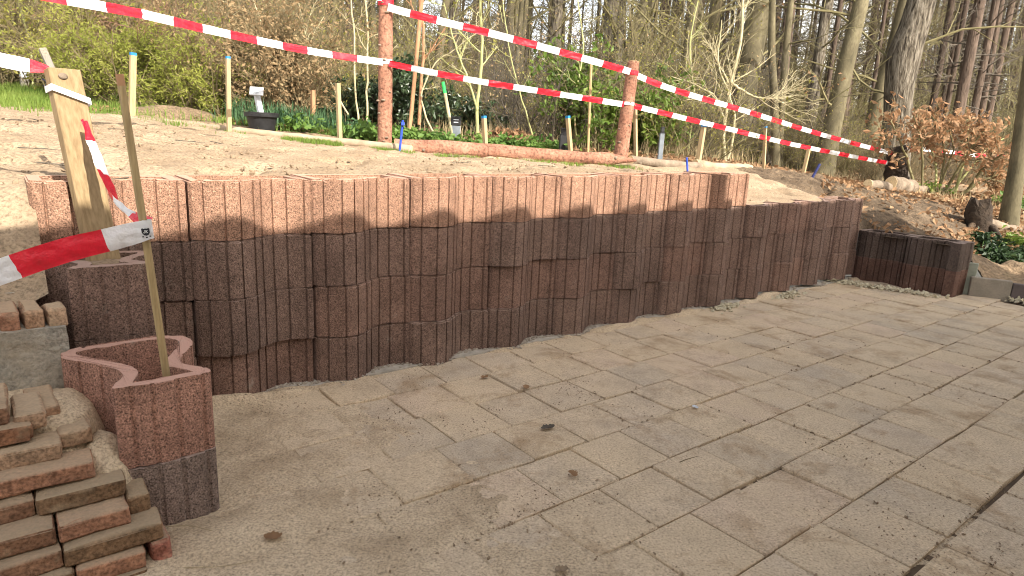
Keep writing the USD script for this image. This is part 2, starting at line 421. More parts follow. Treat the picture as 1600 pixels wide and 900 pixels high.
cane_m = look('cane_look', [(0.3, (.27, .195, .10)), (0.6, (.38, .28, .14)), (0.8, (.44, .34, .18))], 14, 5, .7, stretch=(8, 8, .6), bump=(40, .3, .003))
peeled_m = look('peeled_log_look', [(0.25, (.13, .06, .038)), (0.42, (.225, .105, .068)), (0.6, (.285, .145, .095)), (0.8, (.34, .21, .145))], 5, 9, .85, fine=(42, .42, 1.25), bump=(35, .9, .016))
pale_log_m = look('pale_log_look', [(0.25, (.16, .12, .08)), (0.5, (.29, .22, .15)), (0.8, (.38, .30, .215))], 7, 8, .9, bump=(35, .6, .01))
bark_log_m = look('bark_log_look', [(0.3, (.11, .085, .06)), (0.6, (.22, .17, .125)), (0.8, (.30, .25, .18))], 8, 9, .95, bump=(30, .9, .015))
red_m = look('tape_red_look', [(.25, (.52, .02, .03)), (.5, (.70, .014, .035)), (.8, (.74, .05, .06))], 22, 7, .38, spec=.5, translucent=.3, bump=(32, .8, .012))
white_m = look('tape_white_look', [(.25, (.60, .585, .55)), (.5, (.76, .76, .77)), (.8, (.80, .80, .82))], 22, 7, .38, spec=.5, translucent=.3, bump=(32, .8, .012))
black_m = look('black_plastic_look', shades((.012, .012, .013), .7, 1.6), 20, 4, .5, spec=.4)
ink_m = look('black_print_look', shades((.02, .02, .025), .9, 1.1), 20, 2, .5)
blue_m = look('blue_paint_look', shades((.02, .17, .40), .85, 1.15), 30, 3, .6)
blue_rod_m = look('blue_rod_look', shades((.025, .06, .36), .85, 1.2), 30, 3, .5)
navy_m = look('navy_rod_look', shades((.02, .025, .09), .8, 1.3), 30, 3, .5)
green_tag_m = look('green_tag_look', shades((.03, .42, .09), .9, 1.1), 30, 3, .5)
sign_white_m = look('sign_white_look', shades((.50, .52, .55), .93, 1.03), 10, 3, .5)
sign_grey_m = look('sign_grey_look', shades((.15, .17, .19), .8, 1.15), 14, 3, .5)
grey_wood_m = look('grey_wood_look', shades((.20, .18, .15), .8, 1.2), 20, 5, .85, stretch=(5, 5, .7))
litter_m = look('leaf_litter_look', [(0.3, (.22, .12, .06)), (0.5, (.36, .21, .11)), (0.7, (.46, .31, .18))], 3.0, 4, .8, translucent=.2, island=.3, per_copy=0)
beech_leaf_m = look('beech_leaf_look', [(0.3, (.27, .14, .065)), (0.5, (.42, .24, .125)), (0.7, (.54, .36, .22))], 4.0, 4, .75, translucent=.35, island=.3)
dry_leaf_m = look('dry_leaf_look', [(0.3, (.30, .20, .10)), (0.55, (.44, .31, .17)), (0.8, (.52, .42, .22))], 4.0, 4, .8, translucent=.35, island=.3)
bud_m = look('bud_look', [(0.3, (.22, .21, .04)), (0.55, (.34, .32, .08)), (0.8, (.40, .36, .12))], 3.0, 4, .7, translucent=.4, island=.3)
shrub_leaf_m = look('shrub_leaf_look', [(0.3, (.20, .24, .035)), (0.55, (.38, .41, .08)), (0.8, (.54, .52, .15))], 2.2, 4, .65, translucent=.4, island=.35)
holly_m = look('holly_leaf_look', [(0.3, (.03, .052, .022)), (0.6, (.058, .095, .04)), (0.8, (.095, .14, .06))], 3.0, 4, .4, spec=.5, translucent=.1, island=.3)
ivy_m = look('ivy_leaf_look', [(0.3, (.08, .15, .025)), (0.55, (.18, .27, .045)), (0.8, (.32, .37, .08))], 2.5, 4, .5, translucent=.35, island=.35)
ground_green_m = look('ground_plant_look', [(0.3, (.07, .15, .03)), (0.55, (.16, .27, .055)), (0.8, (.27, .35, .10))], 4, 4, .55, translucent=.3, island=.3)
dark_ivy_m = look('dark_ivy_look', [(0.3, (.015, .03, .012)), (0.6, (.04, .075, .025)), (0.8, (.08, .11, .04))], 4, 4, .45, translucent=.15, island=.35)
daff_m = look('daffodil_leaf_look', [(0.3, (.06, .14, .06)), (0.7, (.12, .22, .10))], 4, 4, .55, translucent=.3, island=.3)
grass_m = look('grass_look', [(0.3, (.13, .22, .035)), (0.6, (.24, .33, .065)), (0.8, (.38, .38, .13))], 1.5, 5, .6, translucent=.35, island=.3)
straw_m = look('straw_look', shades((.46, .36, .20)), 4, 4, .7, island=.3)
twig_m = look('twig_tan_look', [(0.3, (.15, .115, .06)), (0.6, (.25, .20, .11)), (0.8, (.33, .275, .165))], 2.5, 4, .9, island=.35)
twig_olive_m = look('twig_olive_look', [(0.3, (.14, .12, .055)), (0.6, (.23, .20, .10)), (0.8, (.31, .28, .15))], 2.5, 4, .9, island=.3)
twig_grey_m = look('twig_grey_look', [(0.3, (.075, .062, .05)), (0.6, (.13, .11, .085)), (0.8, (.20, .17, .13))], 2.5, 4, .9, island=.3)
twig_red_m = look('twig_red_look', [(0.3, (.16, .085, .06)), (0.7, (.30, .17, .11))], 2.5, 4, .9, island=.3)
pine_bark_m = look('pine_bark_look', [(0.3, (.045, .032, .024)), (0.55, (.09, .064, .048)), (0.8, (.155, .112, .085))], 9, 8, .95, stretch=(1.6, 1.6, .4), bump=(22, 1.0, .03), per_copy=.25)
needle_m = look('pine_needle_look', [(0.3, (.05, .065, .03)), (0.7, (.10, .115, .055))], 1.5, 4, .7, translucent=.2, island=.3)
oak_bark_m = look('oak_bark_look', [(0.36, (.028, .022, .016)), (0.47, (.10, .083, .06)), (0.62, (.19, .165, .13))], 15, 6, .95, stretch=(1.6, 1.6, .26), bump=(15, 1.0, .08), distort=.5)
beech_bark_m = look('smooth_bark_look', [(0.3, (.055, .047, .027)), (0.55, (.11, .093, .054)), (0.8, (.19, .165, .10))], 3.5, 9, .9, stretch=(1.5, 1.5, .6), fine=(30, .8, 1.15), bump=(35, .5, .01))
stem_pale_m = look('stem_pale_look', [(0.3, (.30, .26, .15)), (0.7, (.44, .39, .25))], 6, 5, .9)
stem_green_m = look('stem_green_look', [(0.3, (.24, .25, .10)), (0.7, (.38, .37, .18))], 6, 5, .9)
stem_rust_m = look('stem_rust_look', [(0.3, (.26, .13, .07)), (0.7, (.42, .24, .13))], 6, 5, .9, stretch=(3, 3, .5))
char_m = look('dark_stump_look', [(0.3, (.018, .013, .01)), (0.6, (.05, .035, .024)), (0.85, (.15, .10, .06))], 7, 8, .95, bump=(25, 1, .03))
chip_m = look('stone_chip_look', [(0.3, (.55, .48, .33)), (0.7, (.72, .65, .48))], 12, 4, .9, island=.3)
crumb_m = look('sand_crumb_look', shades((.33, .285, .23), .7, 1.2), 25, 4, .95)
clod_m = look('soil_clod_look', shades((.22, .16, .105), .65, 1.3), 25, 4, .95)
house_m = look('house_render_look', shades((.76, .72, .66), .95, 1.05), 3, 6, .9, bump=(60, .3, .004))
roof_m = look('roof_tile_look', shades((.16, .08, .06)), 6, 5, .8)
frame_m = look('window_frame_look', shades((.70, .70, .68), .97, 1.03), 5, 3, .5)
zinc_m = look('zinc_look', shades((.34, .35, .36), .9, 1.1), 5, 3, .4)
glass_m = usdkit.material(stage, '/World/Looks/pane_look', {
    'f': ('fresnel', {'IOR': 1.5}), 't': ('transparent_bsdf', {'color': (.75, .8, .78)}), 'g': ('glossy_bsdf', {'roughness': .02}), 'm': ('mix_closure', {})},
    [('f.fac', 'm.fac'), ('t.BSDF', 'm.closure1'), ('g.BSDF', 'm.closure2')], surface='m.closure')

# ------------------------------------------------------------------ ground: terrace, forest floor, patio
ctrl = []
for x, y, Y in [(400, 213, 6.1), (530, 224, 6.2), (640, 240, 6.25), (760, 247, 6.4), (900, 257, 6.7), (990, 259, 7.0), (1080, 263, 7.5), (1170, 265, 8), (1255, 272, 8.5),
                (300, 200, 6.0), (207, 182, 6.0), (90, 178, 6.1), (0, 172, 6.3), (-150, 160, 6.5), (0, 128, 12), (-200, 110, 12), (200, 150, 10),
                (1330, 305, 7.6), (1395, 294, 10.5), (1440, 332, 7.3), (1500, 362, 7.2), (1575, 347, 8), (1595, 432, 6.8), (1545, 425, 6.7), (1600, 300, 10), (1700, 420, 7.3), (1750, 330, 9),
                (1300, 283, 9.0), (1160, 257, 12), (1000, 238, 14), (1300, 262, 14), (1500, 290, 12)]:
    ctrl.append(at_y(x, y, Y))
WTOP = lambda a: 1.025 + 0.0095 * np.asarray(a)                # top of the tall wall
for a in np.arange(.1, 4.9, .4):
    ctrl.append(ab(a, -3.12, float(WTOP(a)) - .025))
    ctrl.append(ab(a, -3.45, float(WTOP(a)) - .02))
for a in np.arange(5.0, 7.0, .4):
    ctrl.append(ab(a, -3.15, .815)); ctrl.append(ab(a, -3.5, .845))
for b in (-3.0, -2.7, -2.4, -2.2):
    ctrl.append(ab(7.12, b, .50)); ctrl.append(ab(7.4, b, .52 if b < -2.5 else .42))
for b in (-2.0, -1.7, -1.4, -1.0, 0.0, 1.0):
    ctrl.append(ab(7.38 + (-b - 1.9) * -.45, b, .13)); ctrl.append(ab(8.0 + (-b - 1.9) * -.45, b, .30))
for a, b, z in [(.02, -3.12, .98), (-.35, -3.12, .95), (.02, -2.86, .70), (-.35, -2.86, .70), (.0, -2.76, .61), (-.4, -2.76, .61), (-1.2, -2.8, .62), (-1.2, -3.1, .95), (-2.5, -3.1, 1.0), (-.2, -3.5, 1.05), (-1.5, -3.6, 1.12)]:
    ctrl.append(ab(a, b, z))
for x, y, z in [(-20, 20, 2.4), (-6, 25, 1.7), (8, 25, 1.25), (20, 25, 1.0), (0, 40, 1.5), (25, 40, 1.2), (-40, 40, 3.2), (50, 40, .9), (0, 90, 1.5), (-70, 90, 3.5), (90, 90, 1.0), (-120, 10, 3), (130, 20, .6), (0, 160, 1.5), (60, 0, .4), (-60, 0, 1.8)]:
    ctrl.append(np.array([x, y, z]))
ctrl = np.array(ctrl)
rbf = RBFInterpolator(ctrl[:, :2], ctrl[:, 2], kernel='linear', smoothing=0.02)


def ground(x, y):
    p = np.stack([np.ravel(x), np.ravel(y)], 1).astype(float)
    out = np.empty(len(p))
    for i in range(0, len(p), 20000):
        out[i:i + 20000] = rbf(p[i:i + 20000])
    return out.reshape(np.shape(x))


def gz(x, y):
    return float(ground(np.array([x]), np.array([y]))[0])


LOGLINE = np.array([to_ab(at_y(x, y, Y)) for x, y, Y in [(-700, 150, 7.2), (-200, 160, 6.9), (0, 166, 6.8), (207, 175, 6.6), (360, 205, 6.4), (530, 220, 6.5), (640, 232, 6.55), (900, 250, 7.0), (1000, 250, 7.4), (1170, 260, 8.3), (1255, 272, 8.9), (1330, 288, 9.0), (1420, 306, 9.0), (1490, 325, 8.4), (1520, 352, 7.7)]])
LOGLINE = np.vstack([LOGLINE, [[7.42, -2.45], [7.30, -1.95], [7.25, -1.0], [7.4, 4]]])


def behind_logs(a, b):
    """> 0 behind the line of logs (the woodland side)"""
    edge = Polygon(list(map(tuple, LOGLINE)) + [(40, 4), (200, -200), (-200, -200), (-40, -20)])
    from shapely import contains_xy
    return contains_xy(edge, a, b)


def grid_mesh(aa, bb, keep, zfun):
    A, B = np.meshgrid(aa, bb, indexing='ij')
    P = ab(A, B, zfun(A, B))
    n, m = A.shape
    idx = np.arange(n * m).reshape(n, m)
    q = np.stack([idx[:-1, :-1], idx[1:, :-1], idx[1:, 1:], idx[:-1, 1:]], -1).reshape(-1, 4)
    ca = (A[:-1, :-1] + A[1:, 1:]) / 2; cb = (B[:-1, :-1] + B[1:, 1:]) / 2
    q = q[keep(ca, cb).ravel()]
    use, inv = np.unique(q, return_inverse=True)
    q = inv.reshape(q.shape)
    f = np.vstack([q[:, [0, 1, 2]], q[:, [0, 2, 3]]])
    v = P.reshape(-1, 3)[use]
    n0 = np.cross(v[f[0, 1]] - v[f[0, 0]], v[f[0, 2]] - v[f[0, 0]])
    return v, f[:, ::-1] if n0[2] < 0 else f


def spaced(lo, hi, n0, n1, fine, far_lo, far_hi, k=1.18):
    x = list(np.arange(n0, n1 + 1e-9, fine)); s = fine
    while x[-1] < far_hi:
        s *= k; x.append(x[-1] + s)
    s = fine
    while x[0] > far_lo:
        s *= k; x.insert(0, x[0] - s)
    return np.array(x)


TA = spaced(0, 0, -3.0, 10.5, .035, -150, 160); TB = spaced(0, 0, -8.0, -1.2, .035, -170, 60)


def upper(a, b):
    """where the high ground is (not the patio)"""
    left = (a < .09) & (b < -2.74)
    wall = (a >= .09) & (a < 6.97) & (b < -3.13)
    right = (a >= 6.97) & (b < -2.16)
    right2 = (a >= 7.33 + (b + 1.9) * .45) & (b >= -2.2)
    return left | wall | right | right2


def upper_z(A, B):
    x = A * AX[0] + B * BX[0]; y = A * AX[1] + B * BX[1]
    z = ground(x, y)
    p = np.stack([x, y, np.zeros_like(x)], -1)
    amp = np.clip((-B - 3.1) / .5, .25, 1) * np.where(A > 7.25, 2.2, 1.0)
    amp = np.where(A > 7.25, np.maximum(amp, 1.0), amp)
    z = z + amp * (.05 * (meshkit.fbm(p * 2.2, 4, 3) - .5) + .05 * (meshkit.fbm(p * 8, 4, 5) - .5) + .02 * (meshkit.fbm(p * 24, 2, 6) - .5))
    pit = np.clip(meshkit.noise(p * 5.5, 11) - .68, 0, 1)
    z = z - .14 * pit * amp
    back = np.clip(-3.2 - B, 0, None)
    cap = np.where(A < 4.87, WTOP(A) - .016 + .30 * back, .806 + .004 * (A - 4.9) + .33 * back)
    z = np.where((A > .07) & (A < 6.99) & (B > -4.2), np.minimum(z, cap), z)
    return np.where((A > 6.97) & (A < 7.29) & (B > -3.1), np.minimum(z, .475), z)


bank = grid_mesh(TA, TB, lambda a, b: upper(a, b) & ~behind_logs(a, b) & (a >= 6.6) & (a + b * .25 > 5.95), upper_z)
high = grid_mesh(TA, TB, lambda a, b: upper(a, b) & ~behind_logs(a, b) & ~((a >= 6.6) & (a + b * .25 > 5.95)), upper_z)
tag(obj('soil_bank', bank, bank_m, smooth=True), 'brown crumbly soil bank behind the right return wall and kerb', None, None, 'structure')
tag(obj('sandy_terrace', high, sand_m, smooth=True), 'bare sandy soil terrace behind the block wall', None, None, 'structure')
woods = grid_mesh(TA, TB, lambda a, b: upper(a, b) & behind_logs(a, b), upper_z)
tag(obj('forest_floor', woods, forest_m, smooth=True), 'leaf-strewn woodland floor behind the logs', None, None, 'structure')

# patio: a bed of joint soil, single slabs, drifted sand
patio = thing('patio', 'paved patio of square concrete slabs in front of the wall', None, kind='structure')
bed = grid_mesh(np.array([-40, -3, 0, 2, 4, 6, 7.3, 7.45]), np.array([-3.12, -2, -1, 0, 1, 40]), lambda a, b: np.ones_like(a, bool), lambda A, B: -.017 + 0 * A)
obj('joint_bed', bed, joint_m, patio)
ROW_OFF = {-1: .69, 0: .32, 1: .94, 2: .50, 3: .03, 4: .17}
S = .3
tiles = []
tr = np.random.default_rng(21)
for k in range(-3, 9):
    ROW_OFF.setdefault(k, float(tr.uniform()))
ROWS = np.array([ROW_OFF[k] for k in range(-3, 9)])
WIDE = .013                                                     # the one wide joint, beyond the fifth row line
for k in range(-3, 9):
    off = ROW_OFF[k] * S
    b0 = -2.115 + k * S + (WIDE if k >= 5 else 0)
    for j in range(-3, 26):
        a0 = off + j * S - 1.2 * 0
        if a0 < -.6 or a0 + S > 7.36:
            continue
        c = ab(a0 + S / 2, b0 + S / 2, 0)
        d = c - ORIGIN; dep = d @ FWD
        if dep < .3:
            continue
        px = 800 + FPX * (d @ RIGHT) / dep; py = 450 - FPX * (d @ UP) / dep
        if -160 < px < 1760 and py < 1120:
            tiles.append((np.linalg.norm(d), a0, b0))
tiles.sort()
far_tiles = MB()
for i, (_, a0, b0) in enumerate(tiles):
    g = tr.uniform(.004, .010)
    m = bevel_box(S - g, S - g, .045, .005, .0012, tr)
    m = place(m, ab(a0 + S / 2, b0 + S / 2, -.045 + tr.normal(0, .0024)), YAW + tr.normal(0, .007), tr.normal(0, .006), tr.normal(0, .006))
    if i < 300:
        obj('slab', m, TILE[tr.integers(len(TILE))], patio)
    else:
        far_tiles.add(m)
if far_tiles.n:
    tag(obj('far_slabs', far_tiles, TILE[2], patio), None, None, None, 'stuff')


def joint_dist(A, B):
    b = np.where(B > -2.115 + 5 * S, B - WIDE, B)
    k = np.floor((b + 2.115) / S); fb = (b + 2.115) / S - k
    off = ROWS[np.clip(k.astype(int) + 3, 0, len(ROWS) - 1)]
    fa = (A / S - off) % 1
    return S * np.minimum(np.minimum(fb, 1 - fb), np.minimum(fa, 1 - fa))


def patio_sand_z(A, B):
    p = np.stack([A, B, np.zeros_like(A)], -1)
    n1 = meshkit.fbm(p * 1.7, 4, 31) - .5; n2 = meshkit.fbm(p * 7, 4, 41) - .5; n3 = meshkit.fbm(p * 26, 3, 51) - .5
    t = np.clip((1.75 - A - 1.5 * n1 + .15 * (B + 2.4)) / 1.0, 0, 1); t = t * t * (3 - 2 * t)
    z = -.0160 + .028 * n1 + .016 * n2 + .004 * n3 + .0195 * t + .014 * t * n2 + .007 * t * n3
    thick = np.clip((.55 - A - .5 * n1) / .6, 0, 1)
    z = z + .010 * thick - .0075 * np.exp(-(joint_dist(A, B) / .011) ** 2) * t * (1 - .8 * thick) * np.clip(.9 + 2.5 * n2, 0, 1.4)
    z += (.024 + .03 * n2) * np.exp(-((B + 3.0) / .05) ** 2) * np.clip(.9 + 2 * n1, 0, 1.5)
    z += .035 * np.exp(-(((A - .45) / .25) ** 2 + ((B + 2.9) / .25) ** 2)) + .02 * np.exp(-(((A - .35) / .3) ** 2 + ((B + 1.95) / .12) ** 2))
    return z


ps = grid_mesh(np.arange(-1.6, 7.37, .018), np.arange(-3.14, -.2, .018), lambda a, b: np.ones_like(a, bool), patio_sand_z)
tag(obj('drifted_sand', ps, patio_sand_m, smooth=True), 'thin drift of sand over and between the patio slabs', 'sand', None, 'stuff')

# ------------------------------------------------------------------ the block walls
PROFILE_T = np.array([0, .1, .2, .3, .4, .5, .6, .7, .8, .9, 1.0])
PROFILE_V = np.array([.38, .62, .88, 1.0, .90, .50, .10, .0, .03, .16, .38])
GROOVES = [.09, .235, .36, .485, .565, .675, .80, .94]


def prof(t):
    """how far the wavy face stands proud (0..1) at t along a block"""
    from numpy import interp
    s = interp(t, PROFILE_T, PROFILE_V); s2 = (interp(np.clip(t - .03, 0, 1), PROFILE_T, PROFILE_V) + interp(np.clip(t + .03, 0, 1), PROFILE_T, PROFILE_V)) / 2
    return .5 * (s + s2) / 2 + .5 * (.5 + .5 * np.cos(2 * np.pi * (t - .27)))


def face_line(L, amp, r):
    """front line of a block: x along, y outwards, with vertical flutes"""
    ts = [0.0]; 
    for g in GROOVES:
        w = .0105
        ts += [g - w, g - w * .35, g + w * .35, g + w]
    ts += list(np.r_[.006, .012, np.linspace(.02, .98, 26), .988, .994]) + [1.0]
    ts = np.unique(np.round(ts, 4))
    y = prof(ts) * amp
    for g in GROOVES:
        dd = np.abs(ts - g)
        y = y - np.where(dd < .005, .0125, 0)
    y = y - .012 * np.exp(-(ts / .012) ** 2) - .012 * np.exp(-((1 - ts) / .012) ** 2)
    return np.stack([.003 + ts * (L - .006), y], 1)


def wall_block(L, amp, depth, z0, z1, r, hollow=True):
    fl = face_line(L, amp, r)
    back = np.stack([np.linspace(L - .0025, .0025, 9), np.full(9, -depth)], 1)
    outer = Polygon(np.vstack([fl, back]))
    if hollow:
        inner = np.stack([np.linspace(.055, L - .055, 16)], 1)
        yy = prof(inner[:, 0] / L) * amp - .055
        hole = np.vstack([np.column_stack([inner[:, 0], yy]), [[L - .055, -depth + .05], [.055, -depth + .05]]])
        outer = Polygon(outer.exterior.coords, [hole])
    m = extrude(outer, z0, z1 - .007)
    cap_ = outer.buffer(-.0055, join_style=2)
    cap_ = max(getattr(cap_, 'geoms', [cap_]), key=lambda g: g.area)
    m = trimesh.util.concatenate([m, extrude(cap_, z1 - .012, z1)])
    v = m.vertices.copy()
    top = v[:, 2] > (z0 + z1) / 2
    nz = meshkit.noise(np.column_stack([v[:, :2] * 60, np.full(len(v), r.uniform(0, 99))]), 2) - .5
    v[:, 2] += np.where(top, 1, -1) * (.001 + nz * .009) * np.where(top, 1, .4)
    m.vertices = v
    return m


wr = np.random.default_rng(5)


def to_wall(m, a, b, da=(1, 0)):
    """local x runs along the direction da of the (a, b) frame, local y outwards"""
    v = m.vertices; da = np.array(da, float); out = np.array([da[1] * -1, da[0]])   # placeholder, replaced below
    out = np.array([-da[1], da[0]])
    A = a + v[:, 0] * da[0] + v[:, 1] * out[0]; B = b + v[:, 0] * da[1] + v[:, 1] * out[1]
    w = ab(A, B, v[:, 2])
    t = trimesh.Trimesh(w, m.faces, process=False)
    if t.volume < 0:
        t.invert()
    return t


BH = .265
tall = thing('retaining_wall', 'tall long wall of wavy fluted blocks, four courses, sunlit reddish top course', 'wall')
WB0 = -3.105
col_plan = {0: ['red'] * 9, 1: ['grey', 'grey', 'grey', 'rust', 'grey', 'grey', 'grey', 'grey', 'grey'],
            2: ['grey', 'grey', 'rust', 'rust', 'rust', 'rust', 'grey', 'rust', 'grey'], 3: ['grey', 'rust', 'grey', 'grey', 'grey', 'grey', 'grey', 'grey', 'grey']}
edges = [.06, .61, 1.155, 1.70, 2.24, 2.775, 3.32, 3.845, 4.345, 4.86]
for row in range(4):
    for j in range(9):
        if j == 0 and row == 3:
            pass
        a0, a1 = edges[j], edges[j + 1]
        zt = float(WTOP((a0 + a1) / 2)) - row * BH
        da, db = wr.normal(0, .006), wr.normal(0, .007)
        if row == 0:
            da, db = wr.normal(0, .002), wr.normal(0, .003)
        m = wall_block(a1 - a0, .122, .25, zt - BH + .0045, zt + wr.normal(0, .0015) - (.0) , wr)
        if row == 2 and j == 4:
            db -= .010
        m = to_wall(m, a0 + da, WB0 + db, (1, 0))
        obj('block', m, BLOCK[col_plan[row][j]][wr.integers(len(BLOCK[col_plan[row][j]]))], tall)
low = thing('retaining_wall', 'lower fluted block wall stepping down right of the tall wall, three brown courses', 'wall')
plan2 = {0: ['grey', 'rust', 'grey', 'grey'], 1: ['grey', 'grey', 'grey', 'grey'], 2: ['grey', 'red', 'grey', 'grey']}
for row in range(3):
    for j in range(4):
        a0 = 4.875 + j * .524
        zt = .815 + .004 * j - row * BH
        m = to_wall(wall_block(.521, .122, .25, zt - BH + .0025, zt, wr), a0 + wr.normal(0, .004), WB0 + wr.normal(0, .005))
        kind = plan2[row][j]
        mat = BLOCK['rust'][2] if kind == 'red' else BLOCK[kind][wr.integers(len(BLOCK[kind]))]
        obj('block', m, mat, low)
side = thing('retaining_wall', 'short dark return wall at the right end, two courses, dark brown over maroon', 'wall')
for row in range(2):
    for j in range(2):
        b0 = -3.08 + j * .475
        zt = .505 - row * BH
        m = wall_block(.472, .085, .24, zt - BH + .0025, zt, wr)
        # runs along +b, faces the patio (towards -a)
        m = to_wall(m, 7.02 + wr.normal(0, .004), b0, (0, 1))
        obj('block', m, BLOCK['dark' if row == 0 else 'maroon'][j], side)
endb = [(6.945, -2.135), (7.02, -2.125), (7.13, -2.125), (7.27, -2.15), (7.27, -2.2), (6.96, -2.2)]
for row in range(2):
    zt = .505 - row * BH
    pts = []
    for q in np.linspace(0, 1, 25):
        x = 6.95 + q * .32; y = -2.12 + .01 * math.sin(q * 9) - (.011 if (q * 24) % 6 < .5 and 0 < q < 1 else 0)
        pts.append((x, y))
    pts += [(7.27, -2.21), (6.95, -2.21)]
    m = extrude(Polygon(pts), zt - BH + .0025, zt)
    w = ab(m.vertices[:, 0], m.vertices[:, 1], m.vertices[:, 2]); t = trimesh.Trimesh(w, m.faces, process=False)
    if t.volume < 0: t.invert()
    obj('end_block', t, BLOCK['dark' if row == 0 else 'maroon'][1], side)

# the stepped stacks of hollow blocks at the left
OUT = np.array([(.188, -2.128), (.225, -2.118), (.28, -2.110), (.34, -2.110), (.40, -2.120), (.462, -2.140), (.452, -2.185), (.425, -2.225), (.402, -2.262), (.408, -2.31), (.44, -2.38), (.475, -2.455), (.482, -2.51), (.462, -2.57), (.42, -2.605),
                (.33, -2.612), (.24, -2.606), (.165, -2.60), (.115, -2.585), (.09, -2.555), (.088, -2.51), (.112, -2.462), (.16, -2.40), (.20, -2.335), (.226, -2.275), (.228, -2.235), (.212, -2.19), (.195, -2.155)])


def smooth_ring(p, n=140):
    q = np.vstack([p, p[:1]]); s = np.r_[0, np.cumsum(np.linalg.norm(np.diff(q, axis=0), axis=1))]
    t = np.linspace(0, s[-1], n, endpoint=False)
    from scipy.interpolate import CubicSpline
    return np.column_stack([CubicSpline(s, q[:, i], bc_type='periodic')(t) for i in (0, 1)])


def ring_block(out, z0, z1, r, hollow=.042, grooves=True, tips=True):
    pts = smooth_ring(out)
    poly = Polygon(pts)
    inner = poly.buffer(-hollow, join_style=1)
    if grooves:                                              # flutes on the front and the two sides
        from shapely.geometry import Point
        fr = [(x, y) for x, y in pts if y > out[:, 1].max() - .03]
        xs = np.array([f[0] for f in fr]); ys = np.array([f[1] for f in fr])
        for gx in np.linspace(xs.min() + .04, xs.max() - .035, 4):
            k = np.argmin(np.abs(xs - gx)); poly = poly.difference(Point(xs[k], ys[k] + .003).buffer(.009, 6))
        for k in (28, 44, 52, 92, 101, 110, 118):
            poly = poly.difference(Point(*pts[k % len(pts)]).buffer(.007, 6))
    hol = [g.exterior.coords for g in getattr(inner, 'geoms', [inner]) if g.area > .0008]
    poly = Polygon(poly.exterior.coords, hol)
    m = extrude(poly, z0, z1)
    m = m.subdivide_to_size(.05, max_iter=6) if False else m
    v = m.vertices.copy(); top = v[:, 2] > (z0 + z1) / 2
    nz = meshkit.noise(np.column_stack([v[:, :2] * 70, np.full(len(v), r.uniform(0, 99))]), 2) - .5
    v[:, 2] += np.where(top, nz * .008, nz * .003)
    w = ab(v[:, 0], v[:, 1], v[:, 2]); t = trimesh.Trimesh(w, m.faces, process=False)
    if t.volume < 0: t.invert()
    return t, hol


stack = thing('planter_stack', 'stepped stack of hollow reddish planter blocks at the left end of the wall', 'planter blocks')
m, holes = ring_block(OUT, .2275, .492, wr); obj('block', m, BLOCK['front'][0], stack)
m, _ = ring_block(OUT + [(.0, .006)], -.04, .225, wr); tag(obj('block', m, BLOCK['front'][1], stack), 'greyer lower block of the front stack')
OUT2 = OUT.copy(); OUT2[:, 1] = -2.665 + (OUT[:, 1] + 2.110) * .62; OUT2[:, 0] = .272 + (OUT[:, 0] - .325) * 1.0
for z0, z1, mm in ((.4935, .757, BLOCK['grey'][0]), (.2275, .491, BLOCK['grey'][1]), (-.04, .225, BLOCK['grey'][2])):
    m, h2 = ring_block(OUT2, z0, z1, wr); obj('block', m, mm, stack)
    if z0 > .4: holes2 = h2


def fill(hol, z, r, name, mat, label):
    mb = MB()
    for h in hol:
        h = np.array(h)[:-1]; c = h.mean(0)
        rings = [c + (h - c) * s for s in (1.03, .8, .6, .4, .2)]
        V = np.vstack([np.column_stack([g, z + .02 * (meshkit.fbm(np.column_stack([g * 18, np.zeros(len(g))]), 3, 7) - .4) + .012 * (1 - s)]) for g, s in zip(rings, (1.03, .8, .6, .4, .2))] + [np.array([[*c, z + .012]])])
        n = len(h); F = []
        for k in range(4):
            i = np.arange(n); j = (i + 1) % n
            F.append(np.stack([k * n + i, k * n + j, (k + 1) * n + j, (k + 1) * n + i], 1))
        F = np.vstack(F); F = np.vstack([F[:, [0, 1, 2]], F[:, [0, 2, 3]]])
        i = np.arange(n); F = np.vstack([F, np.stack([4 * n + i, 4 * n + (i + 1) % n, np.full(n, 5 * n)], 1)])
        w = ab(V[:, 0], V[:, 1], V[:, 2])
        if np.cross(w[F[0, 1]] - w[F[0, 0]], w[F[0, 2]] - w[F[0, 0]])[2] < 0: F = F[:, ::-1]
        mb.add(w, F)
    return tag(obj(name, mb, mat, smooth=True), label, 'soil', None, 'stuff')


fill(holes, .30, wr, 'block_soil', patio_sand_m, 'soil deep inside the hollow front planter block')
fill(holes2, .735, wr, 'block_soil', sand_m, 'sandy soil filling the upper planter block')

# footing strip and crumbs at the foot of the wall
foot = extrude(Polygon([(.6, -3.11), (7.0, -3.11), (7.0, -3.012), (5.0, -3.01), (3, -3.012), (.6, -3.015)]), -.03, .004)
foot = trimesh.Trimesh(ab(foot.vertices[:, 0], foot.vertices[:, 1], foot.vertices[:, 2]), foot.faces, process=False)
if foot.volume < 0: foot.invert()
tag(obj('wall_footing', foot, mortar_m), 'thin pale mortar footing along the foot of the wall', 'footing', None, 'structure')

# ------------------------------------------------------------------ brick steps at the left
br = np.random.default_rng(12)
steps = thing('brick_steps', 'worn old brick steps in stepped courses at the lower left corner', 'steps')


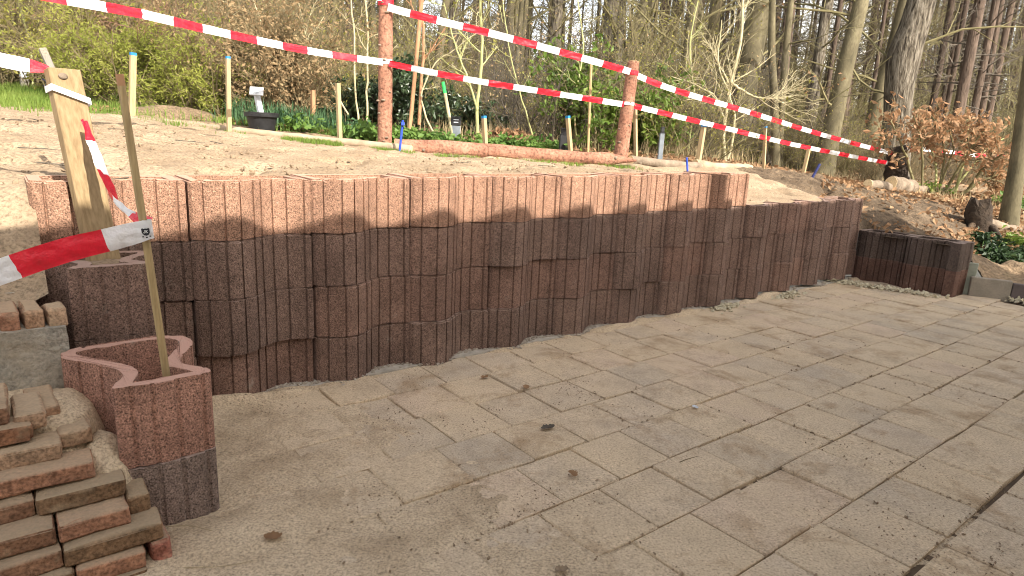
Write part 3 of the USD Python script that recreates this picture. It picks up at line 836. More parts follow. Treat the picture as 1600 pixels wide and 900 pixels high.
def brick(L, W, Hh, r=br):
    """a worn brick: subdivided, rounded and chipped"""
    m = trimesh.creation.box([L, W, Hh])
    for _ in range(3): m = m.subdivide()
    v = m.vertices
    h = np.array([L, W, Hh]) / 2
    c = .009
    d = np.clip(np.abs(v) - (h - c), 0, None)
    ln = np.linalg.norm(d, axis=1, keepdims=True)
    v = np.where(ln > c, np.sign(v) * ((h - c) + d * np.where(ln > 0, c / np.maximum(ln, 1e-9), 1)), v)
    o = r.uniform(0, 100, 3)
    nrm = unit(v / h)
    v = v + nrm * ((meshkit.fbm(v * 22 + o, 3, 1) - .5) * .009 + (meshkit.fbm(v * 90 + o, 2, 3) - .5) * .004)[:, None]
    cn = unit(np.sign(v)) ; edge = (d > 0).sum(1) >= 2
    v = v - nrm * (np.clip(meshkit.noise(v * 30 + o, 9) - .55, 0, 1) * .022 * edge)[:, None]
    return trimesh.Trimesh(v, m.faces, process=False)


def lay(a1, b_front, ztop, L=.21, W=.105, Hh=.0555, mat=None, turn=0.0, along='a', tilt=0.0, name='brick'):
    """a brick whose right front top edge is at (a1, b_front, ztop)"""
    if along == 'a':
        c = ab(a1 - L / 2, b_front - W / 2, ztop - Hh / 2); rz = YAW
    else:
        c = ab(a1 - W / 2, b_front - L / 2, ztop - Hh / 2); rz = YAW + math.pi / 2
    m = place(brick(L, W, Hh), c, rz + turn, tilt + br.normal(0, .012), br.normal(0, .012))
    return obj(name, m, mat if mat is not None else BRICK[br.integers(len(BRICK))], steps, smooth=40)


course = [(.205, -1.872, .028), (.208, -1.885, .083), (.262, -1.912, .138), (.185, -1.95, .193), (.19, -2.025, .248), (.12, -2.075, .303), (.05, -2.13, .358), (-.012, -2.17, .413)]
cm = [[2, 0, 4], [1, 2, 4], [2, 0, 2], [1, 0, 2], [2, 0, 4], [1, 5, 3], [3, 5, 1], [4, 0, 2]]
for (a1, bf, zt), mats in zip(course, cm):
    a = a1; first = True
    for k in range(3):
        L = br.uniform(.215, .245)
        if k == 0 and abs(zt - .083) < .01: L = .165
        if k == 0 and abs(zt - .193) < .01: L = .17
        lay(a, bf + br.normal(0, .004), zt + br.normal(0, .002), L=L, mat=BRICK[mats[k]], turn=br.normal(.02, .03))
        a -= L + br.uniform(.002, .005)
# headers and odd bricks behind the courses
lay(.275, -1.905, .085, L=.17, W=.055, Hh=.095, mat=red_brick_m, along='b', turn=.05)
lay(.245, -2.0, .195, L=.12, W=.06, Hh=.07, mat=BRICK[2], along='b')
lay(.128, -2.19, .362, L=.215, W=.085, Hh=.055, mat=BRICK[3], along='b', turn=.04)
lay(.02, -2.205, .425, L=.21, W=.075, Hh=.05, mat=BRICK[3], along='b', turn=.03)
lay(.055, -2.29, .41, L=.21, W=.075, Hh=.05, mat=BRICK[5], along='b', turn=.05)
lay(-.06, -2.26, .455, L=.2, W=.08, Hh=.05, mat=BRICK[5], along='b', turn=.02)
lay(-.06, -2.20, .462, L=.21, W=.105, Hh=.0555, mat=BRICK[0])
# rubble core and earth between
core = MB()
core.add(place(bevel_box(.8, .36, .16, .02), ab(-.36, -2.42, .22), YAW)); core.add(place(bevel_box(.7, .36, .2, .02), ab(-.30, -2.25, .0), YAW))
obj('earth_core', core, patio_sand_m, steps)


def mound(cx, cy, cz, rx, ry, h, seed, name, mat, label, cat='soil', kind='stuff', n=28):
    u = np.linspace(-1, 1, n); U, V = np.meshgrid(u, u, indexing='ij')
    rr = np.sqrt(U ** 2 + V ** 2)
    z = h * (1 - 1.5 * rr ** 2) - .25 * np.clip(rr - .75, 0, 1) + h * .6 * (meshkit.fbm(np.stack([U * 2.5, V * 2.5, 0 * U + seed], -1), 4, seed) - .5)
    P = ab(cx + U * rx, cy + V * ry, cz + z)
    idx = np.arange(n * n).reshape(n, n)
    q = np.stack([idx[:-1, :-1], idx[1:, :-1], idx[1:, 1:], idx[:-1, 1:]], -1).reshape(-1, 4)
    keep = (rr[:-1, :-1].ravel() < 1.08)
    q = q[keep]
    F = np.vstack([q[:, [0, 1, 2]], q[:, [0, 2, 3]]]); w = P.reshape(-1, 3)
    if np.cross(w[F[0, 1]] - w[F[0, 0]], w[F[0, 2]] - w[F[0, 0]])[2] < 0: F = F[:, ::-1]
    return tag(obj(name, (w, F), mat, smooth=True), label, cat, None, kind)


mound(.155, -2.22, .235, .10, .17, .075, 3, 'earth_heap', patio_sand_m, 'sandy earth packed between the brick steps and the planter stack')
mound(.06, -2.40, .355, .12, .22, .05, 4, 'earth_heap', patio_sand_m, 'earth spilled over the top bricks below the concrete riser')

riser = thing('concrete_riser', 'rough weathered concrete step riser left of the planter stack', 'step')
cmesh = trimesh.creation.box([.95, .16, .3])
for _ in range(5): cmesh = cmesh.subdivide()
v = cmesh.vertices
o3 = meshkit.fbm(v * 14, 4, 8) - .5; o4 = meshkit.fbm(v * 60, 3, 12) - .5
v = v + np.column_stack([o3 * .012, o3 * .02 + o4 * .008, o4 * .006])
cmesh.vertices = v
obj('concrete_block', place(cmesh, ab(-.36, -2.68, .425), YAW - .02), concrete_m, riser, smooth=50)
for k, (aa, mt, ln, sk) in enumerate([(.115, 3, .19, .10), (.052, 5, .2, .08), (-.012, 1, .2, .06), (-.078, 3, .2, .05), (-.145, 0, .2, .04), (-.21, 5, .2, .03)]):
    m = brick(ln, .056, .07)
    if k == 0:
        vv = m.vertices; vv[:, 2] -= np.clip(vv[:, 0] * 1.0, 0, 1) ** 2 * 4.0; m.vertices = vv
    m = place(m, ab(aa - .03, -2.61 - ln / 2, .602), YAW + math.pi / 2 * -1 + math.pi + sk)
    obj('tread_brick', m, BRICK[mt], riser, smooth=40)
obj('back_slab', place(bevel_box(.5, .14, .06, .01, .002), ab(-.22, -2.87, .60), YAW + .02), concrete_m, riser)
tag(obj('plastic_edging', place(bevel_box(.5, .025, .07, .004), ab(-.21, -2.93, .665), YAW + .03), black_m), 'black plastic edging strip above the brick tread, at the left picture edge', 'edging')

# ------------------------------------------------------------------ kerb, small slab, gravel
def kerb(a, b, L, ang, h, mat, label):
    m = place(bevel_box(L, .06, h, .006, .001), ab(a, b, -.03), YAW + ang)
    return tag(obj('kerb_stone', m, mat, smooth=30), label, 'kerb')


kp = [np.array([7.20, -2.07]), np.array([7.345, -1.775]), np.array([7.47, -1.46]), np.array([7.60, -1.10])]
for i, (mt, lb) in enumerate([(kerb_m, 'pale grey concrete kerb stone beside the right return wall'), (kerb_dark_m, 'dark kerb stone at the right picture edge'), (kerb_m, 'grey kerb stone just past the right picture edge')]):
    p, q = kp[i], kp[i + 1]; d = q - p; c = (p + q) / 2
    kerb(c[0], c[1], np.linalg.norm(d) - .006, math.atan2(d[1], d[0]) * -1, .215 - .02 * i, mt, lb)
tag(obj('slab_post', place(bevel_box(.05, .10, .34, .006, .001), ab(7.235, -2.10, -.03), YAW + .3, .03, .05), post_green_m), 'mossy upright concrete slab between return wall and kerb', 'slab')


def chips(name, pts, label, seed, mat, size, proto=None, cat='gravel', tilt=.35):
    r = np.random.default_rng(seed)
    m = trimesh.creation.icosphere(1, 1.0); m.vertices = m.vertices * [1.25, .75, .4] + r.normal(0, .08, m.vertices.shape)
    return instancer(name, (m.vertices, m.faces), mat, pts, r.uniform(size[0], size[1], len(pts)), r, label, cat, tilt)


def pile(x0, y0, rx, ry, n, seed, h=.02):
    r = np.random.default_rng(seed); c = at_z(x0, y0, 0); ca, cb = to_ab(c)
    t = r.normal(size=(n, 2)) * .5
    return ab(ca + t[:, 0] * rx, cb + t[:, 1] * ry, .006 + np.abs(r.normal(0, h, n)) * np.exp(-(t ** 2).sum(1) * 2))


chips('gravel_heap', pile(1134, 481, .17, .07, 150, 1), 'small heap of pale stone chips on the patio below the tall wall', 1, chip_m, (.008, .019))
chips('gravel_heap', pile(1232, 463, .24, .05, 120, 2), 'pale stone chips below the lower wall, left of the corner', 2, chip_m, (.007, .016))
r_ = np.random.default_rng(3); t_ = r_.uniform(0, 1, 420)
pp = np.array([at_z(1282, 437, 0)[:2], at_z(1340, 446, 0)[:2], at_z(1462, 464, 0)[:2]])
pq = np.array([np.interp(t_, [0, .4, 1], pp[:, i]) for i in (0, 1)]).T + r_.normal(0, .05, (420, 2))
chips('gravel_heap', np.column_stack([pq, .005 + np.abs(r_.normal(0, .014, 420))]), 'strip of pale stone chips along the foot of the return wall', 3, chip_m, (.007, .02))
chips('gravel_heap', pile(1585, 471, .06, .22, 120, 4), 'pale stone chips at the foot of the kerb stones', 4, chip_m, (.007, .018))
n_ = 1500; r_ = np.random.default_rng(9)
ca = r_.uniform(.6, 6.9, n_); tt = ((ca - .06) / .545) % 1
cb = WB0 + .098 * prof(tt) + np.abs(r_.normal(.01, .018, n_))
chips('wall_crumbs', ab(ca, cb, .006), 'grey crumbs of sand and mortar along the foot of the wall', 9, crumb_m, (.002, .011), cat='rubble')
n_ = 9000
ca = np.abs(r_.normal(0, 2.2, n_)) - .2; cb = r_.uniform(-3.0, -.4, n_)
kk = meshkit.fbm(np.column_stack([ca * 3.2, cb * 3.2, np.zeros(n_)]), 4, 77) > .61; ca, cb = ca[kk], cb[kk]; n_ = len(ca)
chips('soil_crumbs', ab(ca, cb, patio_sand_z(ca, cb).clip(0) + .001), 'dark crumbs of soil scattered over the sanded patio', 10, clod_m, (.0012, .0042), cat='soil')
n_ = 16000
ca = r_.uniform(.6, 7.2, n_); cb = r_.uniform(-2.9, -.2, n_)
dj = joint_dist(ca, cb); kk = (r_.random(n_) < np.exp(-(dj / .012) ** 2)) & (meshkit.fbm(np.column_stack([ca * 1.6, cb * 1.6, np.zeros(n_)]), 3, 41) > .47) & (ca + cb * .8 > -.9); ca, cb = ca[kk], cb[kk]
chips('joint_crumbs', ab(ca, cb, .0005), 'dark soil spilling out of the slab joints', 12, clod_m, (.002, .0065), cat='soil')
n_ = 2600
cx = r_.uniform(-2.5, 5.5, n_); cb = -3.25 - 3.0 * r_.random(n_) ** 1.3; q = ab(cx, cb, 0)
chips('soil_clods', np.column_stack([q[:, :2], ground(q[:, 0], q[:, 1])]), 'small dark clods and scraps lying on the sandy terrace', 11, clod_m, (.003, .014), cat='soil')

# fallen leaves and debris on the patio
def patio_leaf(x, y, size, mat, label, seed, curl=.4, elong=1.5):
    r = np.random.default_rng(seed); n = 25
    u = np.linspace(-1, 1, n); w = np.linspace(-1, 1, 5)
    U, W = np.meshgrid(u, w, indexing='ij')
    half = np.sqrt(np.clip(1 - U ** 2, 0, 1)) * .5 * (1 + .13 * np.sin(U * 13 + .5 * np.sign(W)))
    V = np.stack([U * size * elong / 2, W * half * size, size * (curl * (W * half) ** 2 + .18 * U ** 2 + .06 * np.sin(U * 5 + seed)) + .006], -1).reshape(-1, 3)
    idx = np.arange(n * 5).reshape(n, 5)
    q = np.stack([idx[:-1, :-1], idx[1:, :-1], idx[1:, 1:], idx[:-1, 1:]], -1).reshape(-1, 4)
    m = trimesh.Trimesh(V, np.vstack([q[:, [0, 1, 2]], q[:, [0, 2, 3]]]), process=False)
    c = at_z(x, y, .004)
    a_, b_ = to_ab(c); c[2] = max(.003, float(patio_sand_z(np.array([a_]), np.array([b_]))[0]))
    m = place(m, c, r.uniform(0, 6.28))
    return tag(obj('fallen_leaf', m, mat, smooth=True), label, 'leaf')


patio_leaf(427, 846, .038, litter_m, 'tan fallen leaf on the sand near the front planter stack', 1)
patio_leaf(822, 607, .034, litter_m, 'brown curled leaf on the slabs in the middle of the patio', 2, 1.2)
patio_leaf(856, 670, .036, twig_grey_m, 'grey curled oak leaf on the slabs right of the patio centre', 3, .9, 2.0)
patio_leaf(895, 743, .032, litter_m, 'brown curled leaf on a slab in the foreground middle', 8, 1.3)
patio_leaf(1086, 638, .026, sign_white_m, 'small white scrap lying on a slab right of centre', 5, .8)
patio_leaf(877, 893, .028, clod_m, 'dark leaf at the bottom picture edge', 6, .9)
patio_leaf(757, 591, .03, litter_m, 'tiny reddish leaf on the patio near the wall', 7, .8)


def strand(pts, rad, mat, name, label, cat, sides=5):
    P = np.array(pts); s = np.r_[0, np.cumsum(np.linalg.norm(np.diff(P, axis=0), axis=1))]
    from scipy.interpolate import PchipInterpolator
    Q = PchipInterpolator(s, P)(np.linspace(0, s[-1], 24))
    return tag(obj(name, tubes(Q, np.linspace(rad, rad * .5, 24), sides), mat, smooth=True), label, cat)


strand([at_z(262, 823, .05), at_z(300, 822, .04), at_z(338, 830, .02), at_z(362, 838, .02)], .0013, straw_m, 'dry_stalk', 'thin pale dry stalk at the foot of the front planter stack', 'stalk')
strand([at_z(275, 888, .012), at_z(330, 886, .018), at_z(365, 882, .016), at_z(395, 876, .016)], .0012, straw_m, 'dry_stalk', 'thin pale dry stalk lying on sand at the bottom left', 'stalk')
strand([at_z(1062, 722, .008), at_z(1075, 717, .008), at_z(1090, 713, .008)], .0018, twig_m, 'small_twig', 'short twig on a slab in the right foreground', 'twig')

# ------------------------------------------------------------------ logs, posts, stakes
def log_between(name, p, q, r0, r1, mat, label, seed, sag=0.0, cut=wood_cut_m, knots=0, pointed=False):
    r = np.random.default_rng(seed)
    if name == 'cut_log':
        p, q = p.copy(), q.copy(); p[2] = gz(*p[:2]) + r0 * .9; q[2] = gz(*q[:2]) + r1 * .9
    t = thing(name, label, 'log')
    n = 40; s = np.linspace(0, 1, n)[:, None]
    P = p * (1 - s) + q * s; P[:, 2] -= sag * 4 * (s * (1 - s))[:, 0]
    P = P + (meshkit.fbm(np.column_stack([s[:, 0] * 5, np.full(n, seed), np.zeros(n)]), 3, seed)[:, None] - .5) * r0 * .5
    R = (r0 * (1 - s) + r1 * s)[:, 0] * (1 + .12 * (meshkit.noise(np.column_stack([s[:, 0] * 14, np.full((n, 2), seed)]), seed) - .5))
    if pointed:
        R[-6:] *= np.linspace(1, .18, 6)
    v, f = tubes(P, R, 14)
    c = np.repeat(P, 14, 0)
    d = v - c
    v = c + d * (1 + .12 * (meshkit.fbm(v * 14, 3, seed) - .5))[:, None]
    obj('trunk', (v, f), mat, t, smooth=True)
    for e, k in ((0, 1), (n - 1, n - 2)):
        if pointed and e: continue
        ax = unit(P[e] - P[k])
        dv, df = tubes(np.stack([P[e] - ax * .01, P[e] + ax * .003]), np.array([R[e], R[e] * .97]), 14, cap=True)
        obj('cut_end', (dv, df), cut, t)
    for _ in range(knots):
        k = r.integers(2, n - 3); a = r.uniform(0, 6.28)
        side = unit(np.cross(P[k + 1] - P[k], r.normal(size=3)))
        m = trimesh.creation.icosphere(2, .018 * r.uniform(.6, 1.2)); m.apply_translation(P[k] + side * R[k] * .97)
        obj('knot', m, bark_log_m, t, smooth=True)
    return t


log_between('pale_log', at_y(225, 188, 6.25), at_y(643, 234, 6.18), .028, .042, pale_log_m, 'long thin pale log lying along the edge of the sand, left half', 2)
log_between('peeled_log', at_y(619, 229, 6.42), at_y(994, 251, 6.95), .082, .068, peeled_m, 'thick reddish peeled log with a sharpened end in the middle of the terrace edge', 3, knots=7, pointed=True)
log_between('bark_log', at_y(985, 250, 7.15), at_y(1092, 262, 7.75), .045, .06, bark_log_m, 'brown bark-covered log right of the sharpened log', 4, knots=3)
log_between('pale_log', at_y(1085, 258, 7.9), at_y(1172, 263, 8.3), .06, .045, pale_log_m, 'short pale split log at the right end of the log line', 5)
log_between('cut_log', at_y(1354, 299, 8.9), at_y(1388, 302, 9.2), .062, .062, bark_log_m, 'short sawn round log with pale end below the tape stump', 6)
log_between('cut_log', at_y(1388, 305, 9.2), at_y(1424, 309, 9.4), .11, .10, bark_log_m, 'fat mossy log piece at the foot of the tape stump', 8)
log_between('cut_log', at_y(1428, 308, 9.4), at_y(1445, 309, 9.6), .06, .06, bark_log_m, 'small log seen end-on right of the mossy log', 9)


def pole(name, top, bot, r0, r1, mat, label, cat, seed, knots=10, topmat=None):
    t = thing(name, label, cat)
    r = np.random.default_rng(seed); n = 60; s = np.linspace(0, 1, n)[:, None]
    P = bot * (1 - s) + top * s
    R = (r0 * (1 - s) + r1 * s)[:, 0]
    v, f = tubes(P, R, 20); c = np.repeat(P, 20, 0)
    v = c + (v - c) * (1 + .10 * (meshkit.fbm(v * 16, 4, seed) - .5))[:, None]
    obj('shaft', (v, f), mat, t, smooth=True)
    obj('cut_end', tubes(np.stack([top - unit(top - bot) * .01, top + unit(top - bot) * .002]), np.array([r1, r1 * .97]), 20, cap=True), topmat or wood_cut_m, t)
    for _ in range(knots):
        s_ = r.uniform(.08, .95); a = r.uniform(math.pi, 2 * math.pi)
        pt = bot * (1 - s_) + top * s_ + np.array([math.cos(a), math.sin(a), 0]) * (r0 * (1 - s_) + r1 * s_) * .98
        m = trimesh.creation.icosphere(2, 1.0); m.vertices = m.vertices * [.016, .016, .009] * r.uniform(.7, 1.3)
        m.apply_translation(pt); obj('knot', m, bark_log_m, t, smooth=True)
    return t


def down(p, dz=.15):
    q = np.array(p, float); q[2] = gz(q[0], q[1]) - dz; return q


p1b = down(at_y(601, 228, 6.5)); p1t = at_y(603.5, -60, 6.5)
pole('tape_post', p1t, p1b, .070, .066, peeled_m, 'tall thick peeled pine post carrying both tapes, left of centre', 'post', 1, 16)
p2b = down(at_y(968, 247, 7.2)); p2t = at_y(990, 96, 7.2)
pole('tape_post', p2t, p2b, .082, .062, peeled_m, 'leaning peeled pine post carrying both tapes, right of centre', 'post', 2, 7)


def stake(x0, y0, x1, y1, Y, w, label, mat=wood_pale_m, cap=None, name='marker_stake', cat='stake', group=None, rnd=False, caplen=.024):
    top = at_y(x0, y0, Y); bot = at_y(x1, y1, Y)
    d = unit(top - bot); bot = bot - d * .25
    t = thing(name, label, cat, group)
    rad = w * Y / FPX / 2 / (1 if rnd else .8)
    def bar(p, q, rr):
        return tubes(np.stack([p, (p + q) / 2, q]), np.array([rr] * 3), 10 if rnd else 4, cap=True)
    mid = top - d * caplen
    obj('shaft', bar(bot, mid if cap is not None else top, rad), mat, t)
    if cap is not None:
        obj('painted_tip', bar(mid, top, rad * 1.03), cap, t)
    return t


SG = 'marker stakes along the terrace edge'
stake(208, 82, 206, 180, 6.0, 9, 'wide cream marker stake with blue tip in front of the yellow-green shrub, left', cap=blue_m)
stake(356, 88, 358, 204, 6.05, 6.5, 'tall cream marker stake left of the black plant pot', cap=blue_m, caplen=.02)
stake(528, 130, 531, 218, 6.3, 6.5, 'plain yellowish marker stake left of the tall peeled post', name='marker_stake')
stake(756, 181, 759, 236, 6.7, 6.5, 'short marker stake with bright blue tip above the thick log', cap=blue_m)
stake(887, 181, 892, 243, 7.0, 6, 'short brown marker stake with blue tip beside the black bollard', cap=blue_m)
stake(992.5, 169, 993.5, 252, 7.4, 5, 'thin pale marker stake just right of the leaning peeled post', cap=blue_m, caplen=.015)
stake(1100, 195, 1091, 253, 8.0, 7, 'leaning marker stake with blue tip under the lower tape', cap=blue_m)
stake(1196, 197, 1193, 269, 8.7, 4.5, 'slim marker stake with blue tip before the twin grey trunk', cap=blue_m)
stake(1264, 233, 1254, 276, 9.0, 5, 'leaning plain marker stake left of the big leaning trunk')
stake(924, 94, 918.5, 243, 7.3, 4, 'tall thin cane standing left of the leaning post', mat=cane_m, rnd=True, name='garden_cane', cat='cane')
stake(489, 141, 489, 205, 7.6, 6, 'brown stake in front of the dry shrub', mat=stem_rust_m)
stake(37, 104, 39, 152, 9.0, 11, 'grey fence post with white-painted top at the far left', mat=grey_wood_m, cap=sign_white_m, caplen=.14, name='fence_post', cat='post')
stake(106, 78, 105, 150, 10.5, 6, 'slim grey fence post behind the leaning board', mat=grey_wood_m, name='fence_post', cat='post')
stake(70, 122, 72, 155, 8.8, 7, 'short dark post in the grass at the far left', mat=navy_m, name='fence_post', cat='post')
stake(692, 128, 708, 214, 7.4, 5, 'pale stick with bright green tape tip behind the thick log', mat=stem_pale_m, cap=green_tag_m, caplen=.12, name='tagged_stick', cat='stick', rnd=True)
stake(659, 0, 640, 205, 8.0, 6, 'tall straight orange-brown pole right of the tall peeled post', mat=stem_rust_m, name='bare_pole', cat='pole', rnd=True)
stake(1073, 246, 1074.5, 274, 6.6, 3, 'thin blue rod stuck in the sand at the right end of the tall wall', mat=blue_rod_m, name='blue_rod', cat='rod', rnd=True)
stake(1281, 256, 1262, 291, 8.2, 4, 'dark blue rod leaning on the right side of the terrace', mat=navy_m, name='blue_rod', cat='rod', rnd=True)
t = stake(629.5, 188, 624.5, 236, 6.05, 3.6, 'blue rod with clamp standing by the tall peeled post', mat=blue_rod_m, name='blue_rod', cat='rod', rnd=True)
obj('clamp', place(bevel_box(.03, .02, .03, .003), at_y(629.5, 196, 6.03), .2), blue_rod_m, t)

# leaning board with tape, small stick behind it
bt, bb = at_y(97, 109, 2.50), at_y(156, 380, 2.43)
bd = unit(bt - bb); bb = bb - bd * .12
side_v = unit(np.cross(bd, np.array([.25, 1, 0]))); nrm_v = np.cross(side_v, bd)
board = thing('leaning_board', 'wide tan timber board leaning left over the wall, tape tied to its top', 'board')


def oriented(mesh, c, ex, ey, ez):
    T = np.eye(4); T[:3, 0], T[:3, 1], T[:3, 2], T[:3, 3] = ex, ey, ez, c
    m = mesh.copy(); m.apply_transform(T)
    if m.volume < 0: m.invert()
    return m


Lb = np.linalg.norm(bt - bb)
rot = 2.05                                                     # turned so its narrow left side shows
ex = unit(side_v * math.cos(rot * .6) - nrm_v * math.sin(rot * .6)); ey = np.cross(bd, ex)
bm = bevel_box(.108, .045, Lb, .003)
obj('plank', oriented(bm, bb, ex, ey, bd), wood_board_m, board)
toward = -ey if (-ey) @ (ORIGIN - bb) > 0 else ey
km = trimesh.creation.icosphere(2, 1.0); km.vertices *= [.016, .006, .012]
kn = obj('knot_hole', oriented(km, bt - bd * .03 + ex * .012 + toward * .025, ex, toward, bd), bark_log_m, board, smooth=True)
stake(66, 76, 84, 116, 2.75, 10, 'grey stick with pale blue tip behind the leaning board', mat=grey_wood_m, cap=kerb_m, caplen=.03, name='small_stick', cat='stick')
ct, cb_ = at_y(187, 117, 1.93), at_y(262, 600, 1.96)
cane = thing('garden_cane', 'long square cane stuck in the front planter stack, tape tied to its middle', 'cane')
cd = unit(ct - cb_)
obj('shaft', tubes(np.stack([cb_ - cd * .1, cb_ * .5 + ct * .5 + np.array([.002, 0, 0]), ct]), np.array([.0115, .0112, .0105]), 6, cap=True), cane_m, cane)
obj('cut_end', tubes(np.stack([ct - cd * .03, ct + cd * .002]), np.array([.011, .0108]), 6, cap=True), stem_rust_m, cane)

# ------------------------------------------------------------------ barrier tapes
def tape(name, pts, width, label, band=.25, start='white', offset=0.0, twist=None, seed=0, tilt=0.0, crumple=.0, emblem=None):
    """pts: world points; twist: list of (s fraction, angle) from the vertical"""
    r = np.random.default_rng(seed)
    P = np.array(pts); s = np.r_[0, np.cumsum(np.linalg.norm(np.diff(P, axis=0), axis=1))]
    from scipy.interpolate import PchipInterpolator
    cur = PchipInterpolator(s, P) if len(P) > 2 else (lambda u: P[0] + (P[1] - P[0]) * (np.asarray(u) / s[-1])[..., None])
    L = s[-1]
    t = thing(name, label, 'barrier tape')
    tw = (lambda u: np.interp(u / L, [q[0] for q in twist], [q[1] for q in twist])) if twist else (lambda u: tilt + 0 * u)
    cuts = [0.0]; x = band - offset
    while x < L - 1e-4:
        cuts.append(x); x += band
    cuts.append(L)
    colour = start == 'red'
    for c0, c1 in zip(cuts[:-1], cuts[1:]):
        n = max(3, int((c1 - c0) / .02) + 1); u = np.linspace(c0, c1, n)
        C = cur(u); T = unit(cur(np.clip(u + .01, 0, L)) - cur(np.clip(u - .01, 0, L)))
        up0 = np.array([0, 0, 1.]) - T * T[:, 2:3]; up0 = unit(up0); sd = np.cross(T, up0)
        a = tw(u)[:, None]
        W = up0 * np.cos(a) + sd * np.sin(a); Nn = np.cross(T, W)
        k = np.linspace(-.5, .5, 7)
        w = width(u / L) if callable(width) else np.full(n, width)
        wob = crumple * (meshkit.fbm(np.stack(np.broadcast_arrays(u[:, None] * 9, k[None] * 3.0, np.full((n, 7), float(seed))), -1), 3, seed) - .5)
        V = C[:, None] + W[:, None] * (k[None, :, None] * w[:, None, None]) + Nn[:, None] * (wob + (.002 if not crumple else .0))[:, :, None]
        idx = np.arange(n * 7).reshape(n, 7)
        q = np.stack([idx[:-1, :-1], idx[1:, :-1], idx[1:, 1:], idx[:-1, 1:]], -1).reshape(-1, 4)
        obj('red_band' if colour else 'white_band', (V.reshape(-1, 3), q), red_m if colour else white_m, t, smooth=True)
        colour = not colour
    return t


def wrap(name_parent, c, axis, rad, w, mat):
    n = 25; a = np.linspace(0, 2 * np.pi, n); ax = unit(axis)
    u = unit(np.cross(ax, [0, 1, .1])); v = np.cross(ax, u)
    ring = c + rad * (np.cos(a)[:, None] * u + np.sin(a)[:, None] * v)
    V = np.stack([ring - ax * w / 2, ring + ax * w / 2], 1).reshape(-1, 3)
    i = np.arange(n - 1) * 2
    return obj('wrap', (V, np.stack([i, i + 2, i + 3, i + 1], 1)), mat, name_parent, smooth=True)


def tape_px(px):
    return [at_y(*p) for p in px]


def chain(px, n=3):
    """straight runs between pixels with their own distances, slightly sagging"""
    return tape_px(px)


W1 = .062
t = tape('barrier_tape', tape_px([(598, 97, 6.42), (470, 77, 5.85), (329, 47, 5.1), (218, 21, 4.55), (100, -1, 4.1), (-60, -34, 3.7)]), W1, 'red and white tape running from the tall post up to the top left corner', start='white', seed=1, tilt=.15, crumple=.022)
wrap(t, at_y(601.5, 97, 6.5), p1t - p1b, .0735, .045, white_m)
t = tape('barrier_tape', tape_px([(608, 99, 6.42), (743, 126, 6.55), (860, 145, 6.75), (975, 163, 7.12)]), .058, 'lower red and white tape between the two peeled posts', start='red', offset=.04, seed=2, tilt=.25, crumple=.022)
wrap(t, at_y(980, 162, 7.2), p2t - p2b, .076, .03, white_m)
t = tape('barrier_tape', tape_px([(988, 165, 7.18), (1100, 192, 7.9), (1250, 228, 9.2), (1320, 242, 9.85), (1396, 256, 10.5)]), .058, 'lower red and white tape from the leaning post to the tape stump', start='red', offset=.1, seed=3, tilt=.25, crumple=.022)
t = tape('barrier_tape', tape_px([(596, -4, 6.42), (540, -14, 6.1), (430, -30, 5.7)]), .062, 'end of red and white tape leaving the top edge left of the tall post', start='white', seed=4, crumple=.022)
t = tape('barrier_tape', tape_px([(606, 11, 6.42), (626, 17, 6.43), (786, 57, 6.6), (893, 86, 6.85), (985, 112, 7.12)]), .066, 'upper red and white tape between the two peeled posts', start='white', offset=.04, seed=5, tilt=.2, crumple=.022)
wrap(t, at_y(603, 3, 6.5), p1t - p1b, .0735, .075, red_m)
wrap(t, at_y(987.5, 114, 7.2), p2t - p2b, .070, .045, red_m)
t = tape('barrier_tape', tape_px([(991, 116, 7.18), (1035, 134, 7.45), (1160, 172, 8.4), (1290, 212, 9.6), (1404, 242, 10.5)]), .062, 'upper red and white tape from the leaning post to the tape stump', start='white', offset=.06, seed=6, tilt=.2, crumple=.022)
t = tape('barrier_tape', tape_px([(1412, 231, 10.5), (1470, 236, 10.8), (1530, 243, 11.1), (1590, 246, 11.5)]), .06, 'red and white tape running right from the stump through the copper-leaved shrub', start='white', offset=.1, seed=7, crumple=.022)
tape('barrier_tape', tape_px([(1399, 259, 10.45), (1399, 272, 10.45), (1396, 284, 10.45)]), .05, 'loose tape end hanging from the stump', start='white', offset=.05, seed=8, twist=[(0, .9), (1, 1.3)], crumple=.02)
t = tape('barrier_tape', tape_px([(77, 109, 2.49), (0, 93, 2.38), (-70, 80, 2.3)]), lambda u: np.interp(u, [0, .2, 1], [.028, .05, .05]), 'red-ended white tape coming in at the left edge to the top of the leaning board', start='red', offset=.19, seed=9, twist=[(0, .5), (.4, .1), (1, .35)], crumple=.03)
# round the board
wb = at_y(107, 148, 2.49); 
ringp = [wb - ex * .062 - toward * .03 - bd * .03, wb - ex * .06 + toward * .031 - bd * .028, wb + ex * .062 + toward * .031 + bd * .018, wb + ex * .062 - toward * .03 + bd * .02]
V = []
for p in ringp: V += [p - bd * .012, p + bd * .012]
obj('wrap', (np.array(V), np.array([[0, 2, 3, 1], [2, 4, 5, 3], [4, 6, 7, 5]])), white_m, t)
t = tape('barrier_tape', tape_px([(131, 188, 2.43), (146, 232, 2.36), (163, 275, 2.28), (184, 318, 2.16), (205, 334, 2.08), (232, 352, 1.97)]), lambda u: np.interp(u, [0, .15, .35, .6, .72, .85, 1], [.02, .035, .06, .048, .014, .03, .055]),
         'twisted tape hanging from the leaning board down to the cane', band=.17, start='red', offset=.07, seed=10, twist=[(0, 1.0), (.3, .9), (.65, .3), (.8, -.7), (1, -.5)], crumple=.025)
